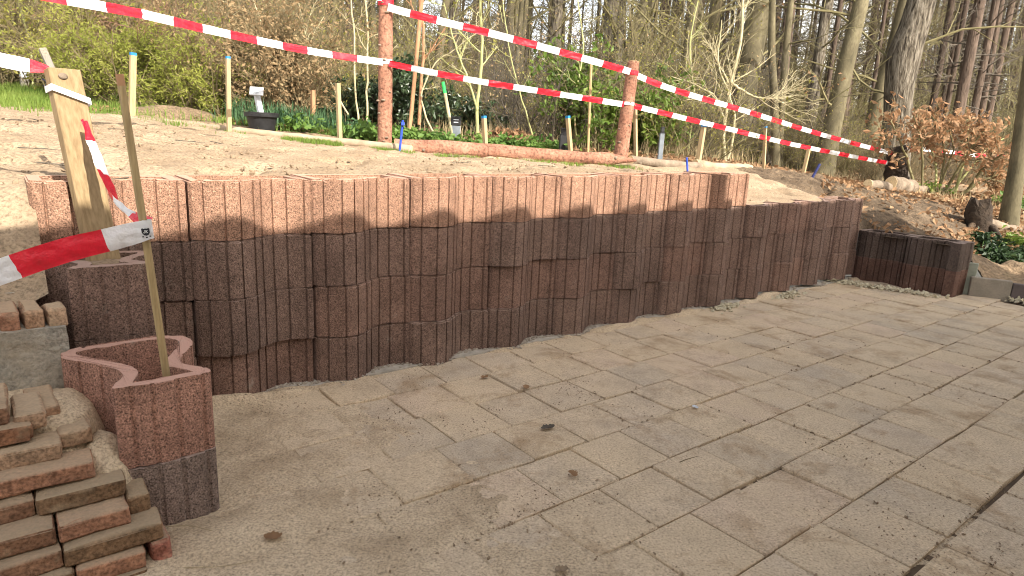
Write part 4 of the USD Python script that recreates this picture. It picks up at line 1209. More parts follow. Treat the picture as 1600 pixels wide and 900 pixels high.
t4 = tape('barrier_tape', tape_px([(236, 357, 1.925), (180, 372, 1.9), (100, 392, 1.86), (0, 425, 1.82), (-120, 470, 1.78)]), lambda u: np.interp(u, [0, .08, .3, 1], [.056, .066, .072, .074]),
          'broad nearest tape before the wall, tied to the cane, black emblem near its end', start='white', band=.25, offset=.12, seed=11, tilt=-.06, crumple=.03)
wrap(t4, at_y(231, 358, 1.945), cd, .0135, .058, white_m)
# the printed crest near the cane and the small marks under it
ec = at_y(229.5, 361.5, 1.916); eu = unit(np.array([0, 0, 1.]) + RIGHT * -.12); er = unit(RIGHT - eu * (RIGHT @ eu)); en = np.cross(er, eu)
if en @ (ORIGIN - ec) < 0: en = -en
sh = Polygon([(-.0125, .008), (-.009, .011), (-.006, .0085), (0, .0095), (.006, .0085), (.009, .011), (.0125, .008), (.012, -.003), (.007, -.010), (0, -.0125), (-.007, -.010), (-.012, -.003)])
em = extrude(sh, 0, .0008); emb = obj('emblem', oriented(em, ec + en * .006, er, eu, en), ink_m, t4)
tx = meshkit.text_mesh('JK', .0085, .0008, bold=True); tx.apply_translation([-tx.bounds[:, 0].mean(), -tx.bounds[:, 1].mean(), 0])
usdkit.mesh(stage, path_for('letters', emb), oriented(tx, ec + en * .0072, er, eu, en), white_m)
mk = MB()
for x in (-.011, 0, .011):
    b_ = trimesh.creation.box([.005, .0035, .0008]); b_.apply_translation([x, -.0175 - abs(x) * -.25, 0]); mk.add(b_)
obj('printed_marks', oriented(trimesh.Trimesh(*mk.mesh(), process=False), ec + en * .006, er, eu, en), ink_m, t4)

# ------------------------------------------------------------------ pot, signs, bollards
def lathe(profile, n=36):
    p = np.array(profile); a = np.arange(n) / n * 2 * np.pi
    V = np.stack([p[:, None, 0] * np.cos(a), p[:, None, 0] * np.sin(a), np.broadcast_to(p[:, None, 1], (len(p), n))], -1).reshape(-1, 3)
    idx = np.arange(len(p) * n).reshape(len(p), n); A_ = idx[:-1]; B_ = idx[1:]
    q = np.stack([A_, np.roll(A_, -1, 1), np.roll(B_, -1, 1), B_], -1).reshape(-1, 4)
    return V, q


pc = at_y(410, 207, 6.75); pc[2] = at_y(410, 204, 6.75)[2] - .02
pot = thing('plant_pot', 'black round plastic plant pot behind the pale log', 'plant pot', loc=pc)
obj('body', lathe([(0, 0), (.115, 0), (.15, .165), (.145, .165), (.11, .02), (0, .02)]), black_m, pot, smooth=40)
obj('rim', lathe([(.145, .155), (.168, .155), (.172, .195), (.155, .198), (.148, .17)]), black_m, pot, smooth=40)
sgn = thing('garden_sign', 'white garden sign with tilted face standing in the black pot', 'sign')
sp0, sp1 = at_y(408, 180, 6.75), at_y(401, 147, 6.75)
obj('post', tubes(np.stack([sp0 - (sp1 - sp0) * .5, sp1]), np.array([.033, .033]), 4, cap=True), sign_white_m, sgn)
obj('face', place(bevel_box(.13, .02, .085, .003), at_y(400.5, 149, 6.68), .1, -.35), sign_white_m, sgn)
lines = MB()
for k in range(2):
    lines.add(place(trimesh.creation.box([.06 - .01 * k, .002, .006]), at_y(400.5, 141 + 4 * k, 6.655), .1, -.35))
obj('lettering', lines, sign_grey_m, sgn)

bs = thing('garden_sign', 'upright sign with black head over a grey-white panel, behind the thick log', 'sign')
o = at_y(712, 222, 7.4); o[2] -= .05; top = at_y(712, 182, 7.4)[2]
hh = top - o[2]
obj('panel', place(bevel_box(.10, .035, hh - .10, .003), o, -.05), sign_grey_m, bs)
obj('head', place(bevel_box(.11, .045, .098, .004), o + [0, 0, hh - .098], -.05), black_m, bs)
for k, wd in enumerate((.055, .05)):
    m = trimesh.creation.box([wd, .003, .009]); obj('text_line', place(m, o + [0, -.0245, hh - .035 - .028 * k], -.05), sign_white_m, bs)


def bollard(x, y0, y1, Y, w, label):
    t = thing('garden_light', label, 'garden light')
    b0 = at_y(x, y1, Y); b0[2] -= .06; h = at_y(x, y0, Y)[2] - b0[2]
    obj('stem', place(bevel_box(w, w * .6, h - .07, .006), b0, .1), black_m if w > .09 else sign_grey_m, t)
    obj('head', place(bevel_box(w * .8, w * .65, .05, .006), b0 + [0, 0, h - .06], .1), black_m, t)
    obj('collar', place(bevel_box(w * .95, w * .75, .012, .003), b0 + [0, 0, h - .072], .1), black_m, t)
    obj('lid', place(bevel_box(w * .9, w * .75, .012, .003), b0 + [0, 0, h - .012], .1), black_m, t)


bollard(880, 200, 240, 7.3, .10, 'dark square garden light with black head left of the leaning post')
bollard(1030.5, 198, 252, 7.6, .055, 'slim grey garden light with black head right of the leaning post')

# ------------------------------------------------------------------ the house behind the camera whose eave shades the patio
BE = 1.15; ZE = .85 + SUN_SLOPE * (BE + 3.03)
house = thing('house', 'plain rendered house with tiled roof behind the viewer, shading the patio', 'house')
A0, A1 = -7.0, 7.9


def abbox(a0, a1, b0, b1, z0, z1):
    m = trimesh.creation.box([a1 - a0, b1 - b0, z1 - z0])
    return place(m, ab((a0 + a1) / 2, (b0 + b1) / 2, (z0 + z1) / 2), YAW)


def prism(ps, a0, a1):
    """polygon in (b, z) swept along a"""
    ps = np.array(ps); n = len(ps)
    V = np.vstack([ab(np.full(n, a0), ps[:, 0], ps[:, 1]), ab(np.full(n, a1), ps[:, 0], ps[:, 1])])
    F = [[i, (i + 1) % n, n + (i + 1) % n, n + i] for i in range(n)]
    F = [f[:3] for f in F] + [[f[0], f[2], f[3]] for f in F] + [[0, i + 1, i] for i in range(1, n - 1)] + [[n, n + i, n + i + 1] for i in range(1, n - 1)]
    m = trimesh.Trimesh(V, np.array(F), process=False)
    if m.volume < 0: m.invert()
    return m


holes_a = [(-2.6, -1.2), (2.4, 3.8), (5.0, 6.4)]
wallm = MB()
xs = [A0 + .2] + [q for h in holes_a for q in h] + [A1 - .2]
for i in range(0, len(xs), 2): wallm.add(abbox(xs[i], xs[i + 1], 1.62, 1.9, -.03, ZE - .12))
for h in holes_a: wallm.add(abbox(h[0], h[1], 1.62, 1.9, -.03, .9)); wallm.add(abbox(h[0], h[1], 1.62, 1.9, 2.2, ZE - .12))
wallm.add(abbox(A0 + .2, A1 - .2, 7.2, 7.5, -.03, ZE - .12)); wallm.add(abbox(A0 + .2, A0 + .5, 1.9, 7.2, -.03, ZE + .1)); wallm.add(abbox(A1 - .5, A1 - .2, 1.9, 7.2, -.03, ZE + .1))
obj('wall', wallm, house_m, house)
for h in holes_a:
    w = obj('window', MB().add(abbox(h[0], h[1], 1.7, 1.76, .9, .96)).add(abbox(h[0], h[1], 1.7, 1.76, 2.14, 2.2)).add(abbox(h[0], h[0] + .06, 1.7, 1.76, .96, 2.14)).add(abbox(h[1] - .06, h[1], 1.7, 1.76, .96, 2.14)).add(abbox((h[0] + h[1]) / 2 - .03, (h[0] + h[1]) / 2 + .03, 1.7, 1.76, .96, 2.14)), frame_m, house)
    usdkit.mesh(stage, path_for('pane', w), abbox(h[0] + .06, h[1] - .06, 1.727, 1.735, .96, 2.14), glass_m)
rt = ZE + .62 * 3.4
roof = obj('roof', prism([(BE, ZE), (BE + 3.4, rt), (BE + 6.8, ZE), (BE + 6.8, ZE - .1), (BE + 3.4, rt - .12), (BE, ZE - .1)], A0, A1), roof_m, house)
obj('gable', prism([(1.62, ZE - .1), (BE + 3.4, rt - .15), (7.5, ZE - .1)], A0 + .25, A0 + .5), house_m, house)
obj('gable', prism([(1.62, ZE - .1), (BE + 3.4, rt - .15), (7.5, ZE - .1)], A1 - .5, A1 - .25), house_m, house)
obj('vent_pipe', tubes(np.stack([ab(4.40 + .14, BE + .12, ZE - .1), ab(4.40 + .14, BE + .12, ZE + 1.0)]), np.array([.055, .055]), 16, cap=True), zinc_m, house, smooth=40)

# ------------------------------------------------------------------ woodland
def bare_crown(r, P, R, per=(9, 6, 5), ratio=(.45, .45, .5), t0=.25, up=.03, sides=(5, 3, 3), ang=(1.0, .8, .8), thin=.0035):
    mb = MB()
    cur = (P, R)
    for lv, (p, q) in enumerate(zip(per, ratio)):
        c = sprout(r, *cur, p, t0 if lv == 0 else .15, .97, q, ang[lv], rr=.26 if lv == 0 else .5, n=6 if lv == 0 else 4, wander=.2, lift=up)
        c = (c[0], np.maximum(c[1], thin * .45))
        mb.add(*tubes(*c, sides[lv])); cur = c
    return mb, cur


def trunk_mesh(P, R, sides=14, lump=.08, seed=0, n=40, flare=.0):
    P = np.asarray(P, float); s = np.r_[0, np.cumsum(np.linalg.norm(np.diff(P, axis=0), axis=1))]
    from scipy.interpolate import PchipInterpolator
    t = np.linspace(0, s[-1], n); Q = PchipInterpolator(s, P)(t); rr = np.interp(t, s, R)
    rr = rr * (1 + flare * np.exp(-t / (.35)))
    v, f = tubes(Q, rr, sides); c = np.repeat(Q, sides, 0)
    v = c + (v - c) * (1 + lump * 2 * (meshkit.fbm(v * np.array([4, 4, 1.5]), 4, seed) - .5))[:, None]
    return (v, f), Q, rr


# tall pines with dead lower branches, four kinds of copy
pines = []
for k in range(4):
    r = np.random.default_rng(100 + k)
    H_ = 17 + 2 * k
    p = Proto('pine_tree_source_%d' % k)
    P = np.array([[0, 0, -.3], [.05 * k, 0, 5], [.1, .1 * k, 10], [.0, .1, H_]])
    tm, Q, R = trunk_mesh(P, [.15, .13, .10, .03], 9, .05, k, 26, .25)
    p.add('trunk', tm, pine_bark_m, smooth=True)
    Qb = Q[None]; Rb = R[None]
    n1 = 80
    b1 = sprout(r, Qb, Rb, n1, .10, .98, 1.0, 1.45, rr=.16, n=5, wander=.12, lift=-.02, absl=1.9)
    b1 = (b1[0], np.clip(b1[1], .003, .016))
    b2 = sprout(r, *b1, 9, .2, .98, .42, .8, rr=.5, n=3, wander=.2)
    b2 = (b2[0], np.maximum(b2[1], .0022))
    p.add('branches', MB().add(*tubes(*b1, 3)).add(*tubes(*b2, 3)), twig_grey_m)
    tips = b2[0][:, -1]; hi = tips[:, 2] > H_ * .55
    tips = tips[hi]; tips = np.repeat(tips, 5, 0) + r.normal(0, .22, (len(tips) * 5, 3))
    p.add('needles', leaves(r, tips, r.uniform(.08, .2, len(tips)), 2.2), needle_m)
    pines.append(p.path)

# bare broadleaf young trees
broads = []
for k in range(4):
    r = np.random.default_rng(200 + k)
    H_ = 9 + 1.5 * k
    p = Proto('bare_tree_source_%d' % k)
    P = np.array([[0, 0, -.3], [.1, .05, 2], [r.normal(0, .3), r.normal(0, .3), 5], [r.normal(0, .6), r.normal(0, .6), H_]])
    tm, Q, R = trunk_mesh(P, [.085, .07, .05, .012], 8, .07, 30 + k, 24, .3)
    p.add('trunk', tm, beech_bark_m, smooth=True)
    mb, cur = bare_crown(r, Q[None], R[None], per=(34, 6, 5), ratio=(.26, .5, .5), t0=.12, up=.05, ang=(.95, .7, .7), thin=.004)
    p.add('branches', mb, twig_olive_m)
    tips = cur[0][:, -1][::3]
    p.add('buds', leaves(r, tips, r.uniform(.012, .03, len(tips)), 1.6), bud_m if k % 2 else dry_leaf_m)
    broads.append(p.path)

# leafless thicket shrubs
thickets = []
for k, (mat, hh, spread, lf) in enumerate([(twig_m, 2.4, .5, dry_leaf_m), (twig_olive_m, 3.0, .35, bud_m), (twig_grey_m, 2.6, .55, dry_leaf_m), (twig_olive_m, 2.0, .7, bud_m), (twig_m, 3.4, .3, bud_m)]):
    r = np.random.default_rng(300 + k)
    p = Proto('thicket_shrub_source_%d' % k)
    n0 = 30
    st = np.column_stack([r.normal(0, .28, (n0, 2)), np.full(n0, -.1)])
    d = np.column_stack([r.normal(0, spread, (n0, 2)), np.ones(n0)])
    c0 = grow(r, st, d, hh * r.uniform(.5, 1.1, n0), r.uniform(.006, .014, n0), 7, .13, .02)
    c1 = sprout(r, *c0, 8, .15, .97, .38, .7, rr=.6, n=5, wander=.2, lift=.03)
    c2 = sprout(r, *c1, 5, .2, .97, .5, .75, rr=.6, n=4, wander=.2)
    c1 = (c1[0], np.maximum(c1[1], .0028)); c2 = (c2[0], np.maximum(c2[1], .0018))
    p.add('stems', MB().add(*tubes(*c0, 4)), mat); p.add('twigs', MB().add(*tubes(*c1, 3)).add(*tubes(*c2, 3)), mat)
    tips = c2[0][r.random(len(c2[0])) < (.9 if lf is bud_m else .3), -1]
    p.add('leaves', leaves(r, tips + r.normal(0, .02, tips.shape), r.uniform(.015, .045, len(tips)), 1.6), lf)
    thickets.append(p.path)

fr = np.random.default_rng(77)


def vis(x, Y):
    """world x for a picture column near the skyline"""
    return at_y(x, 215, Y)


# far wood: one mass
pts, kinds = [], []
for i in range(300):
    Y = fr.uniform(30, 90); x = fr.uniform(-180, 1800); q = vis(x, Y); pts.append((q[0], q[1], gz(q[0], q[1]) - .2))
pts = np.array(pts)
far = MB()
r = np.random.default_rng(900)
P0 = np.array([[0, 0, 0], [.1, 0, 5], [0, .1, 11], [0, 0, 16.]]); tm, Q, R = trunk_mesh(P0, [.12, .10, .075, .02], 5, .03, 5, 8)
far.add(*tm)
b1 = sprout(r, Q[None], R[None], 90, .06, .98, 1, 1.4, rr=.2, n=4, wander=.15, absl=2.6); b1 = (b1[0], np.clip(b1[1], .014, .034)); far.add(*tubes(*b1, 3))
b2 = sprout(r, *b1, 5, .2, .98, .45, .8, rr=.6, n=3, wander=.2); b2 = (b2[0], np.maximum(b2[1], .0105)); far.add(*tubes(*b2, 3))
instancer('far_wood', far, twig_grey_m, pts, fr.uniform(.7, 1.25, len(pts)), fr, 'distant leafless wood closing the view behind the pines', 'wood')
sh = MB(); r = np.random.default_rng(901); n0 = 26
c0 = grow(r, np.column_stack([r.normal(0, .9, (n0, 2)), np.full(n0, -.2)]), np.column_stack([r.normal(0, .4, (n0, 2)), np.ones(n0)]), r.uniform(2, 4.6, n0), r.uniform(.012, .025, n0), 5, .15)
c1 = sprout(r, *c0, 8, .1, .97, .4, .8, n=4); c1 = (c1[0], np.maximum(c1[1], .006)); c2 = sprout(r, *c1, 4, .2, .97, .5, .8, n=3); c2 = (c2[0], np.maximum(c2[1], .005))
sh.add(*tubes(*c0, 3)).add(*tubes(*c1, 3)).add(*tubes(*c2, 3))
pts = []
for i in range(310):
    Y = fr.uniform(19, 60); x = fr.uniform(-150, 1750)
    if 1330 < x and fr.random() < .45: continue
    q = vis(x, Y); pts.append((q[0], q[1], gz(q[0], q[1]) - .1))
pts = np.array(pts)
instancer('far_undergrowth', sh, twig_olive_m, pts, fr.uniform(.65, 1.3, len(pts)) * np.where(pts[:, 0] < -8, 1.5, 1.0), fr, 'tangled leafless undergrowth deep in the wood', 'undergrowth')

# pines one can tell apart
def zone(x):
    for lim, t in ((340, 'behind the yellow-green shrubs'), (590, 'behind the plant pot and dry shrubs'), (800, 'just right of the tall tape post'), (975, 'left of the leaning tape post'), (1200, 'right of the leaning tape post'), (1390, 'left of the big oak')):
        if x < lim: return t
    return 'right of the big oak'


GP = 'tall pines standing in the wood'
for i in range(120):
    Y = fr.uniform(15, 36) if i < 85 else fr.uniform(20, 42); x = fr.choice([fr.uniform(1000, 1700), fr.uniform(380, 1100), fr.uniform(-80, 420)], p=[.58, .32, .10])
    q = vis(x, Y)
    lb = 'tall straight pine back in the wood ' + zone(x)
    copy_of(pines[fr.integers(4)], 'pine_tree', lb, 'tree', lb.replace('pine', 'pines', 1), (q[0], q[1], gz(q[0], q[1]) - .1), fr.uniform(0, 6.28), (fr.uniform(.35, .68),) * 2 + (fr.uniform(.9, 1.1),), (fr.normal(0, 1.2), fr.normal(0, 1.2)))
for (x, Y, s, lab) in [(1512, 15, .8, 'big reddish pine trunk right of the oak, near the right edge'), (1536, 17, .62, 'slim dark pine just right of the big reddish pine'), (1470, 18, .6, 'leftmost pine of the cluster right of the oak'), (1483, 18.5, .55, 'second pine of the cluster right of the oak'), (1493, 17, .45, 'third thin pine of the cluster right of the oak'), (1560, 20, .65, 'pine near the right picture edge behind the pale trunk')]:
    q = vis(x - 22, Y)
    copy_of(pines[fr.integers(4)], 'pine_tree', lab, 'tree', None, (q[0], q[1], gz(q[0], q[1]) - .1), fr.uniform(0, 6.28), (s, s, 1.0))
GB = 'young leafless broadleaf trees in the wood'
for i in range(58):
    Y = fr.uniform(11.5, 24); x = fr.uniform(-120, 1420) if i < 52 else fr.uniform(1380, 1640); Y = Y if i < 52 else Y + 7; q = vis(x, Y)
    lb = 'young slender leafless tree in the undergrowth ' + zone(x)
    copy_of(broads[fr.integers(4)], 'bare_tree', lb, 'tree', lb.replace('tree', 'trees', 1), (q[0], q[1], gz(q[0], q[1]) - .1), fr.uniform(0, 6.28), fr.uniform(.7, 1.2), (fr.normal(0, 3), fr.normal(0, 3)))
GT = 'leafless thicket shrubs behind the logs'
for i in range(115):
    Y = fr.uniform(8.4, 17); x = fr.uniform(330, 1330) if i < 75 else fr.uniform(-120, 380)
    if x < 380: Y = fr.uniform(9, 17)
    if x > 1130: Y = max(Y, 11.6)
    q = vis(x, Y)
    kk = int(fr.integers(5)); lb = ('tangled leafless shrub of tan stems ', 'upright olive-stemmed budding shrub ', 'tangled grey-brown leafless shrub ', 'low spreading olive-stemmed shrub ', 'tall narrow tan-stemmed budding shrub ')[kk] + zone(x)
    copy_of(thickets[kk], 'thicket_shrub', lb, 'shrub', lb.replace('shrub', 'shrubs', 1), (q[0], q[1], gz(q[0], q[1]) - .05), fr.uniform(0, 6.28), (fr.uniform(.55, .95) * (1.5 if x < 330 else 1)) * (.6 if x > 1150 else 1))
for i in range(26):
    x = fr.uniform(1270, 1600); Y = fr.uniform(11.3, 15); q = vis(x, Y)
    copy_of(thickets[[0, 2][fr.integers(2)]], 'thicket_shrub', 'low leafless shrub under the trees at the right', 'shrub', 'low shrubs at the right', (q[0], q[1], gz(q[0], q[1]) - .05), fr.uniform(0, 6.28), fr.uniform(.28, .5))


# trunks one can point to
def big_tree(name, px, Y, radii, bark, label, seed, limbs=None, per=(14, 7, 5), branch_from=.35, twig=twig_olive_m, extra=12.0, sides=18, lump=.08, flare=.35, leaf=None, blen=2.6):
    r = np.random.default_rng(seed)
    pts = [at_y(x, y, Y) for x, y in px]
    pts[0][2] = gz(pts[0][0], pts[0][1]) - .15
    d = unit(pts[-1] - pts[-2]); pts.append(pts[-1] + (unit(d + np.array([0, 0, 1.2]))) * extra)
    rad = list(radii) + [radii[-1] * .25]
    base = pts[0].copy()
    t = thing(name, label, 'tree', loc=base)
    Pl = [p - base for p in pts]
    tm, Q, R = trunk_mesh(Pl, rad, sides, lump, seed, 70, flare)
    obj('trunk', tm, bark, t, smooth=True)
    mb = MB()
    c = sprout(r, Q[None], R[None], per[0], branch_from * .5, .97, 1, 1.15, rr=.22, n=6, wander=.16, lift=.03, absl=blen)
    c = (c[0], np.clip(c[1], .005, .021)); mb.add(*tubes(*c, 5)); cur = c
    for p_, q_ in zip(per[1:], (.45, .45)):
        cur = sprout(r, *cur, p_, .15, .97, q_, .75, rr=.55, n=5, wander=.2, lift=.02); cur = (cur[0], np.maximum(cur[1], .0022)); mb.add(*tubes(*cur, 3))
    obj('crown', mb, twig, t)
    if leaf is not None:
        tips = cur[0][r.random(len(cur[0])) < .55, -1]
        obj('leaves', leaves(r, tips, r.uniform(.03, .06, len(tips)), 1.6), leaf, t)
    return t, Q, R, base


big_tree('leaning_tree', [(1282, 285), (1302, 190), (1322, 100), (1346, 0)], 11.3, [.175, .145, .13, .115], beech_bark_m, 'grey-green leaning broadleaf trunk with copper leaves, left of the big oak', 1, per=(26, 6, 5), branch_from=.12, leaf=beech_leaf_m, blen=1.9)
t, Q, R, base = big_tree('oak_tree', [(1388, 290), (1402, 190), (1404, 145), (1409, 110), (1413, 85), (1424, 55), (1440, 0)], 11.6, [.27, .225, .22, .24, .265, .235, .22], oak_bark_m, 'thick rough-barked oak trunk, the largest tree at the right', 2, per=(24, 6, 5), branch_from=.1, sides=28, lump=.10, blen=2.8)
big_tree('grey_tree', [(1148, 262), (1158, 180), (1172, 90), (1190, 0)], 12.5, [.26, .22, .215, .20], beech_bark_m, 'broad grey trunk in the middle distance, left of the twin grey trunk', 3, per=(22, 6, 5), branch_from=.12)
big_tree('forked_tree', [(972, 240), (978, 130), (990, 70), (1012, 0)], 13.2, [.20, .17, .16, .14], beech_bark_m, 'olive trunk rising behind the leaning tape post', 5, per=(20, 6, 5), branch_from=.12)
big_tree('hollow_tree', [(952, 240), (955, 120), (960, 60), (962, 0)], 13.4, [.24, .24, .22, .2], oak_bark_m, 'dark hollow trunk left of the olive trunk behind the leaning post', 6, per=(20, 6, 5), branch_from=.12)
big_tree('twin_tree', [(1213, 262), (1210, 160), (1206, 80), (1207, 0)], 11.3, [.075, .065, .06, .05], beech_bark_m, 'slim mossy left stem of the twin grey trunk', 7, per=(14, 6, 4), branch_from=.1, blen=1.6)
big_tree('twin_tree', [(1216, 262), (1221, 170), (1228, 80), (1236, 0)], 11.5, [.075, .06, .055, .05], beech_bark_m, 'slim mossy right stem of the twin grey trunk', 8, per=(14, 6, 4), branch_from=.1, blen=1.6)
big_tree('smooth_tree', [(1352, 262), (1368, 180), (1384, 120), (1410, 20)], 13.5, [.17, .15, .14, .12], beech_bark_m, 'smooth grey trunk half hidden behind the oak, on its left', 9, per=(12, 6, 4), branch_from=.2)
big_tree('pale_tree', [(1577, 346), (1589, 260), (1601, 170), (1624, 0)], 8.0, [.092, .083, .078, .07], beech_bark_m, 'pale green-grey young trunk at the right picture edge', 10, per=(12, 5, 4), branch_from=.2, blen=1.5)
for i, (x, Y, rr, lab) in enumerate([(318, 14, .16, 'dark trunk rising behind the dry shrub at upper left'), (392, 15, .14, 'dark trunk above the black plant pot in the background'), (508, 14, .12, 'dark trunk left of the tall peeled post in the background'), (705, 15, .13, 'dark trunk between the two tape posts, nearer the tall one'), (795, 14, .17, 'mossy trunk in the background halfway between the tape posts'), (860, 16, .15, 'grey trunk in the background right of the mossy trunk'), (1095, 15, .14, 'dark trunk right of the leaning post in the background'), (1262, 14, .13, 'dark trunk just left of the copper-leaved leaning tree'), (60, 13, .12, 'dark trunk at the upper left edge of the picture')]):
    s0 = (x - 690) / 4600
    big_tree('background_tree', [(x, 225), (x + s0 * 110, 115), (x + s0 * 225 + 4, 0)], Y, [rr, rr * .9, rr * .8], oak_bark_m if i % 2 else beech_bark_m, lab, 20 + i, per=(22, 6, 5), branch_from=.1)

# saplings and pale branching shrubs nearer the camera
def sapling(name, px, Y, r0, mat, label, seed, per=(9, 5), ln=.5, cat='sapling', second=None, extra=1.5, buds=None):
    r = np.random.default_rng(seed)
    t = thing(name, label, cat)
    mb = MB(); allc = []
    for line in ([px] + (second or [])):
        P = np.array([at_y(x, y, Y) for x, y in line]); P = np.vstack([P, P[-1] + unit(P[-1] - P[-2]) * extra]) if line is px else P
        s = np.r_[0, np.cumsum(np.linalg.norm(np.diff(P, axis=0), axis=1))]
        from scipy.interpolate import PchipInterpolator
        Q = PchipInterpolator(s, P)(np.linspace(0, s[-1], 24)); Q[1:] += np.cumsum(r.normal(0, .006, (23, 3)), 0)
        R = r0 * np.linspace(1, .35, 24) * (1 if line is px else .75)
        mb.add(*tubes(Q, R, 6)); allc.append((Q[None], R[None]))
    obj('stem', mb, mat, t, smooth=True)
    tw = MB(); tips = []
    for Q, R in allc:
        c = sprout(r, Q, R, per[0], .2, .97, 1, .8, rr=.5, n=6, wander=.16, lift=.06, absl=ln); c = (c[0], np.maximum(c[1], .003)); tw.add(*tubes(*c, 4))
        d = sprout(r, *c, per[1], .2, .97, .5, .7, rr=.6, n=4, wander=.2, lift=.05); d = (d[0], np.maximum(d[1], .002)); tw.add(*tubes(*d, 3)); tips.append(d[0][:, -1])
    obj('twigs', tw, mat, t)
    if buds is not None:
        tp = np.vstack(tips); obj('leaves', leaves(r, tp, r.uniform(.015, .04, len(tp)), 1.6), buds, t)
    return t


sapling('sapling', [(746, 214), (746, 170), (752, 120), (756, 50), (752, -10)], 7.8, .022, stem_green_m, 'green-barked sapling with a low fork, behind the black-headed sign', 1, second=[[(746, 172), (735, 135), (722, 100), (700, 40), (690, -5)]], buds=bud_m)
sapling('sapling', [(561, 193), (556, 120), (556, 60), (552, 0)], 8.4, .014, stem_pale_m, 'thin pale sapling left of the tall post, the left of two', 2)
sapling('sapling', [(573, 192), (573, 120), (572, 60), (569, 0)], 8.5, .015, stem_pale_m, 'thin pale sapling left of the tall post, the right of two', 3)
sapling('sapling', [(655, 195), (659, 120), (661, 60), (655, 0)], 8.4, .024, stem_rust_m, 'dark reddish thin trunk close behind the orange-brown pole', 4)
sapling('sapling', [(682, 212), (660, 150), (680, 100), (720, 70)], 8.0, .013, stem_pale_m, 'pale arching stem between the brown pole and the green-tagged stick', 5, extra=.4)
sapling('pale_shrub', [(1133, 252), (1131, 200), (1142, 130), (1160, 60), (1163, 0)], 9.2, .026, stem_pale_m, 'pale crooked branching shrub in front of the broad grey trunk', 6, per=(16, 6), ln=.8, cat='shrub', second=[[(1131, 205), (1120, 150), (1090, 125), (1050, 112)], [(1136, 250), (1148, 190), (1138, 150), (1120, 100), (1125, 40)], [(1142, 130), (1190, 155), (1230, 152)]])
sapling('sapling', [(470, 178), (440, 110), (420, 60), (405, 10)], 8.2, .012, stem_pale_m, 'slanting pale stem above the dry shrub', 7)
sapling('sapling', [(545, 180), (520, 130), (480, 60), (470, 10)], 8.3, .012, stem_pale_m, 'slanting thin stem left of the two thin pale saplings', 8)
sapling('sapling', [(905, 230), (898, 160), (912, 80), (905, 10)], 8.6, .013, stem_green_m, 'thin greenish sapling beside the tall cane', 9, buds=bud_m)
sapling('sapling', [(1075, 245), (1085, 150), (1080, 60), (1092, 0)], 9.5, .014, stem_green_m, 'thin greenish sapling right of the slim grey garden light', 10, buds=bud_m)
sapling('sapling', [(50, 145), (48, 80), (36, 30), (30, -5)], 9.0, .016, stem_green_m, 'pale sapling at the upper left edge of the picture', 11, ln=.7)
sapling('sapling', [(840, 240), (820, 170), (800, 100), (790, 30)], 8.5, .012, stem_green_m, 'thin leaning sapling in the middle of the thicket', 12, buds=bud_m)


def leafy_shrub(name, x, y, Y, hgt, wid, n0, lf, stem, label, seed, lsize=(.02, .05), nl=1.0, cat='shrub', up=1.0, per=(9, 6), leafmat_up=.3, clump=3, dep=None, elong=1.6):
    r = np.random.default_rng(seed)
    c = at_y(x, y, Y); c[2] = gz(c[0], c[1]) - .05
    t = thing(name, label, cat, loc=c)
    dep = dep or wid * .8
    st = np.column_stack([r.normal(0, wid * .16, n0), r.normal(0, dep * .16, n0), np.zeros(n0)])
    d = np.column_stack([r.normal(0, .45 * wid / hgt, n0), r.normal(0, .45 * dep / hgt, n0), np.full(n0, up)])
    c0 = grow(r, st, d, hgt * r.uniform(.5, 1.08, n0), r.uniform(.005, .012, n0), 7, .12, .0)
    c1 = sprout(r, *c0, per[0], .12, .97, .36, .75, rr=.6, n=5, wander=.2, lift=.04); c1 = (c1[0], np.maximum(c1[1], .0025))
    c2 = sprout(r, *c1, per[1], .2, .97, .5, .75, rr=.6, n=4, wander=.2, lift=.03); c2 = (c2[0], np.maximum(c2[1], .0017))
    obj('stems', MB().add(*tubes(*c0, 4)).add(*tubes(*c1, 3)).add(*tubes(*c2, 3)), stem, t)
    tips = np.vstack([c2[0][:, -1], c2[0][:, 2], c1[0][:, -1]]); tips = np.repeat(tips, clump, 0)
    tips = tips[r.random(len(tips)) < nl]
    tips = tips + r.normal(0, .03, tips.shape)
    obj('leaves', leaves(r, tips, r.uniform(lsize[0], lsize[1], len(tips)), elong, normal_up=leafmat_up), lf, t)
    return t


leafy_shrub('leafy_shrub', 190, 178, 7.9, 1.25, 1.5, 40, shrub_leaf_m, twig_m, 'yellow-green leafy shrub at upper left, behind the wide cream stake', 1, nl=.8, lsize=(.009, .022), elong=3.0)
leafy_shrub('leafy_shrub', 300, 188, 7.8, 1.0, 1.3, 40, shrub_leaf_m, twig_m, 'yellow-green leafy shrub left of the tall cream stake', 2, nl=.8, lsize=(.009, .022), elong=3.0)
leafy_shrub('leafy_shrub', 130, 165, 8.6, 1.7, 1.5, 26, bud_m, twig_m, 'taller loose olive shrub behind the leaning board', 3, nl=.35)
leafy_shrub('dry_shrub', 395, 192, 8.0, 1.6, 1.0, 50, dry_leaf_m, twig_m, 'dry tan leafless shrub behind the black plant pot', 4, nl=.35, lsize=(.015, .04))
leafy_shrub('dry_shrub', 450, 195, 8.0, 1.5, 1.0, 50, dry_leaf_m, twig_m, 'dry tan shrub left of the plain yellowish stake', 5, nl=.3, lsize=(.015, .04))
leafy_shrub('dry_shrub', 260, 170, 8.8, 1.9, 1.6, 36, dry_leaf_m, twig_red_m, 'brown dry shrub rising behind the yellow-green shrubs', 6, nl=.2, lsize=(.015, .035))
leafy_shrub('evergreen_shrub', 572, 192, 9.2, .75, .9, 26, holly_m, twig_grey_m, 'dark evergreen shrub just left of the tall peeled post', 7, nl=.9, lsize=(.03, .06))
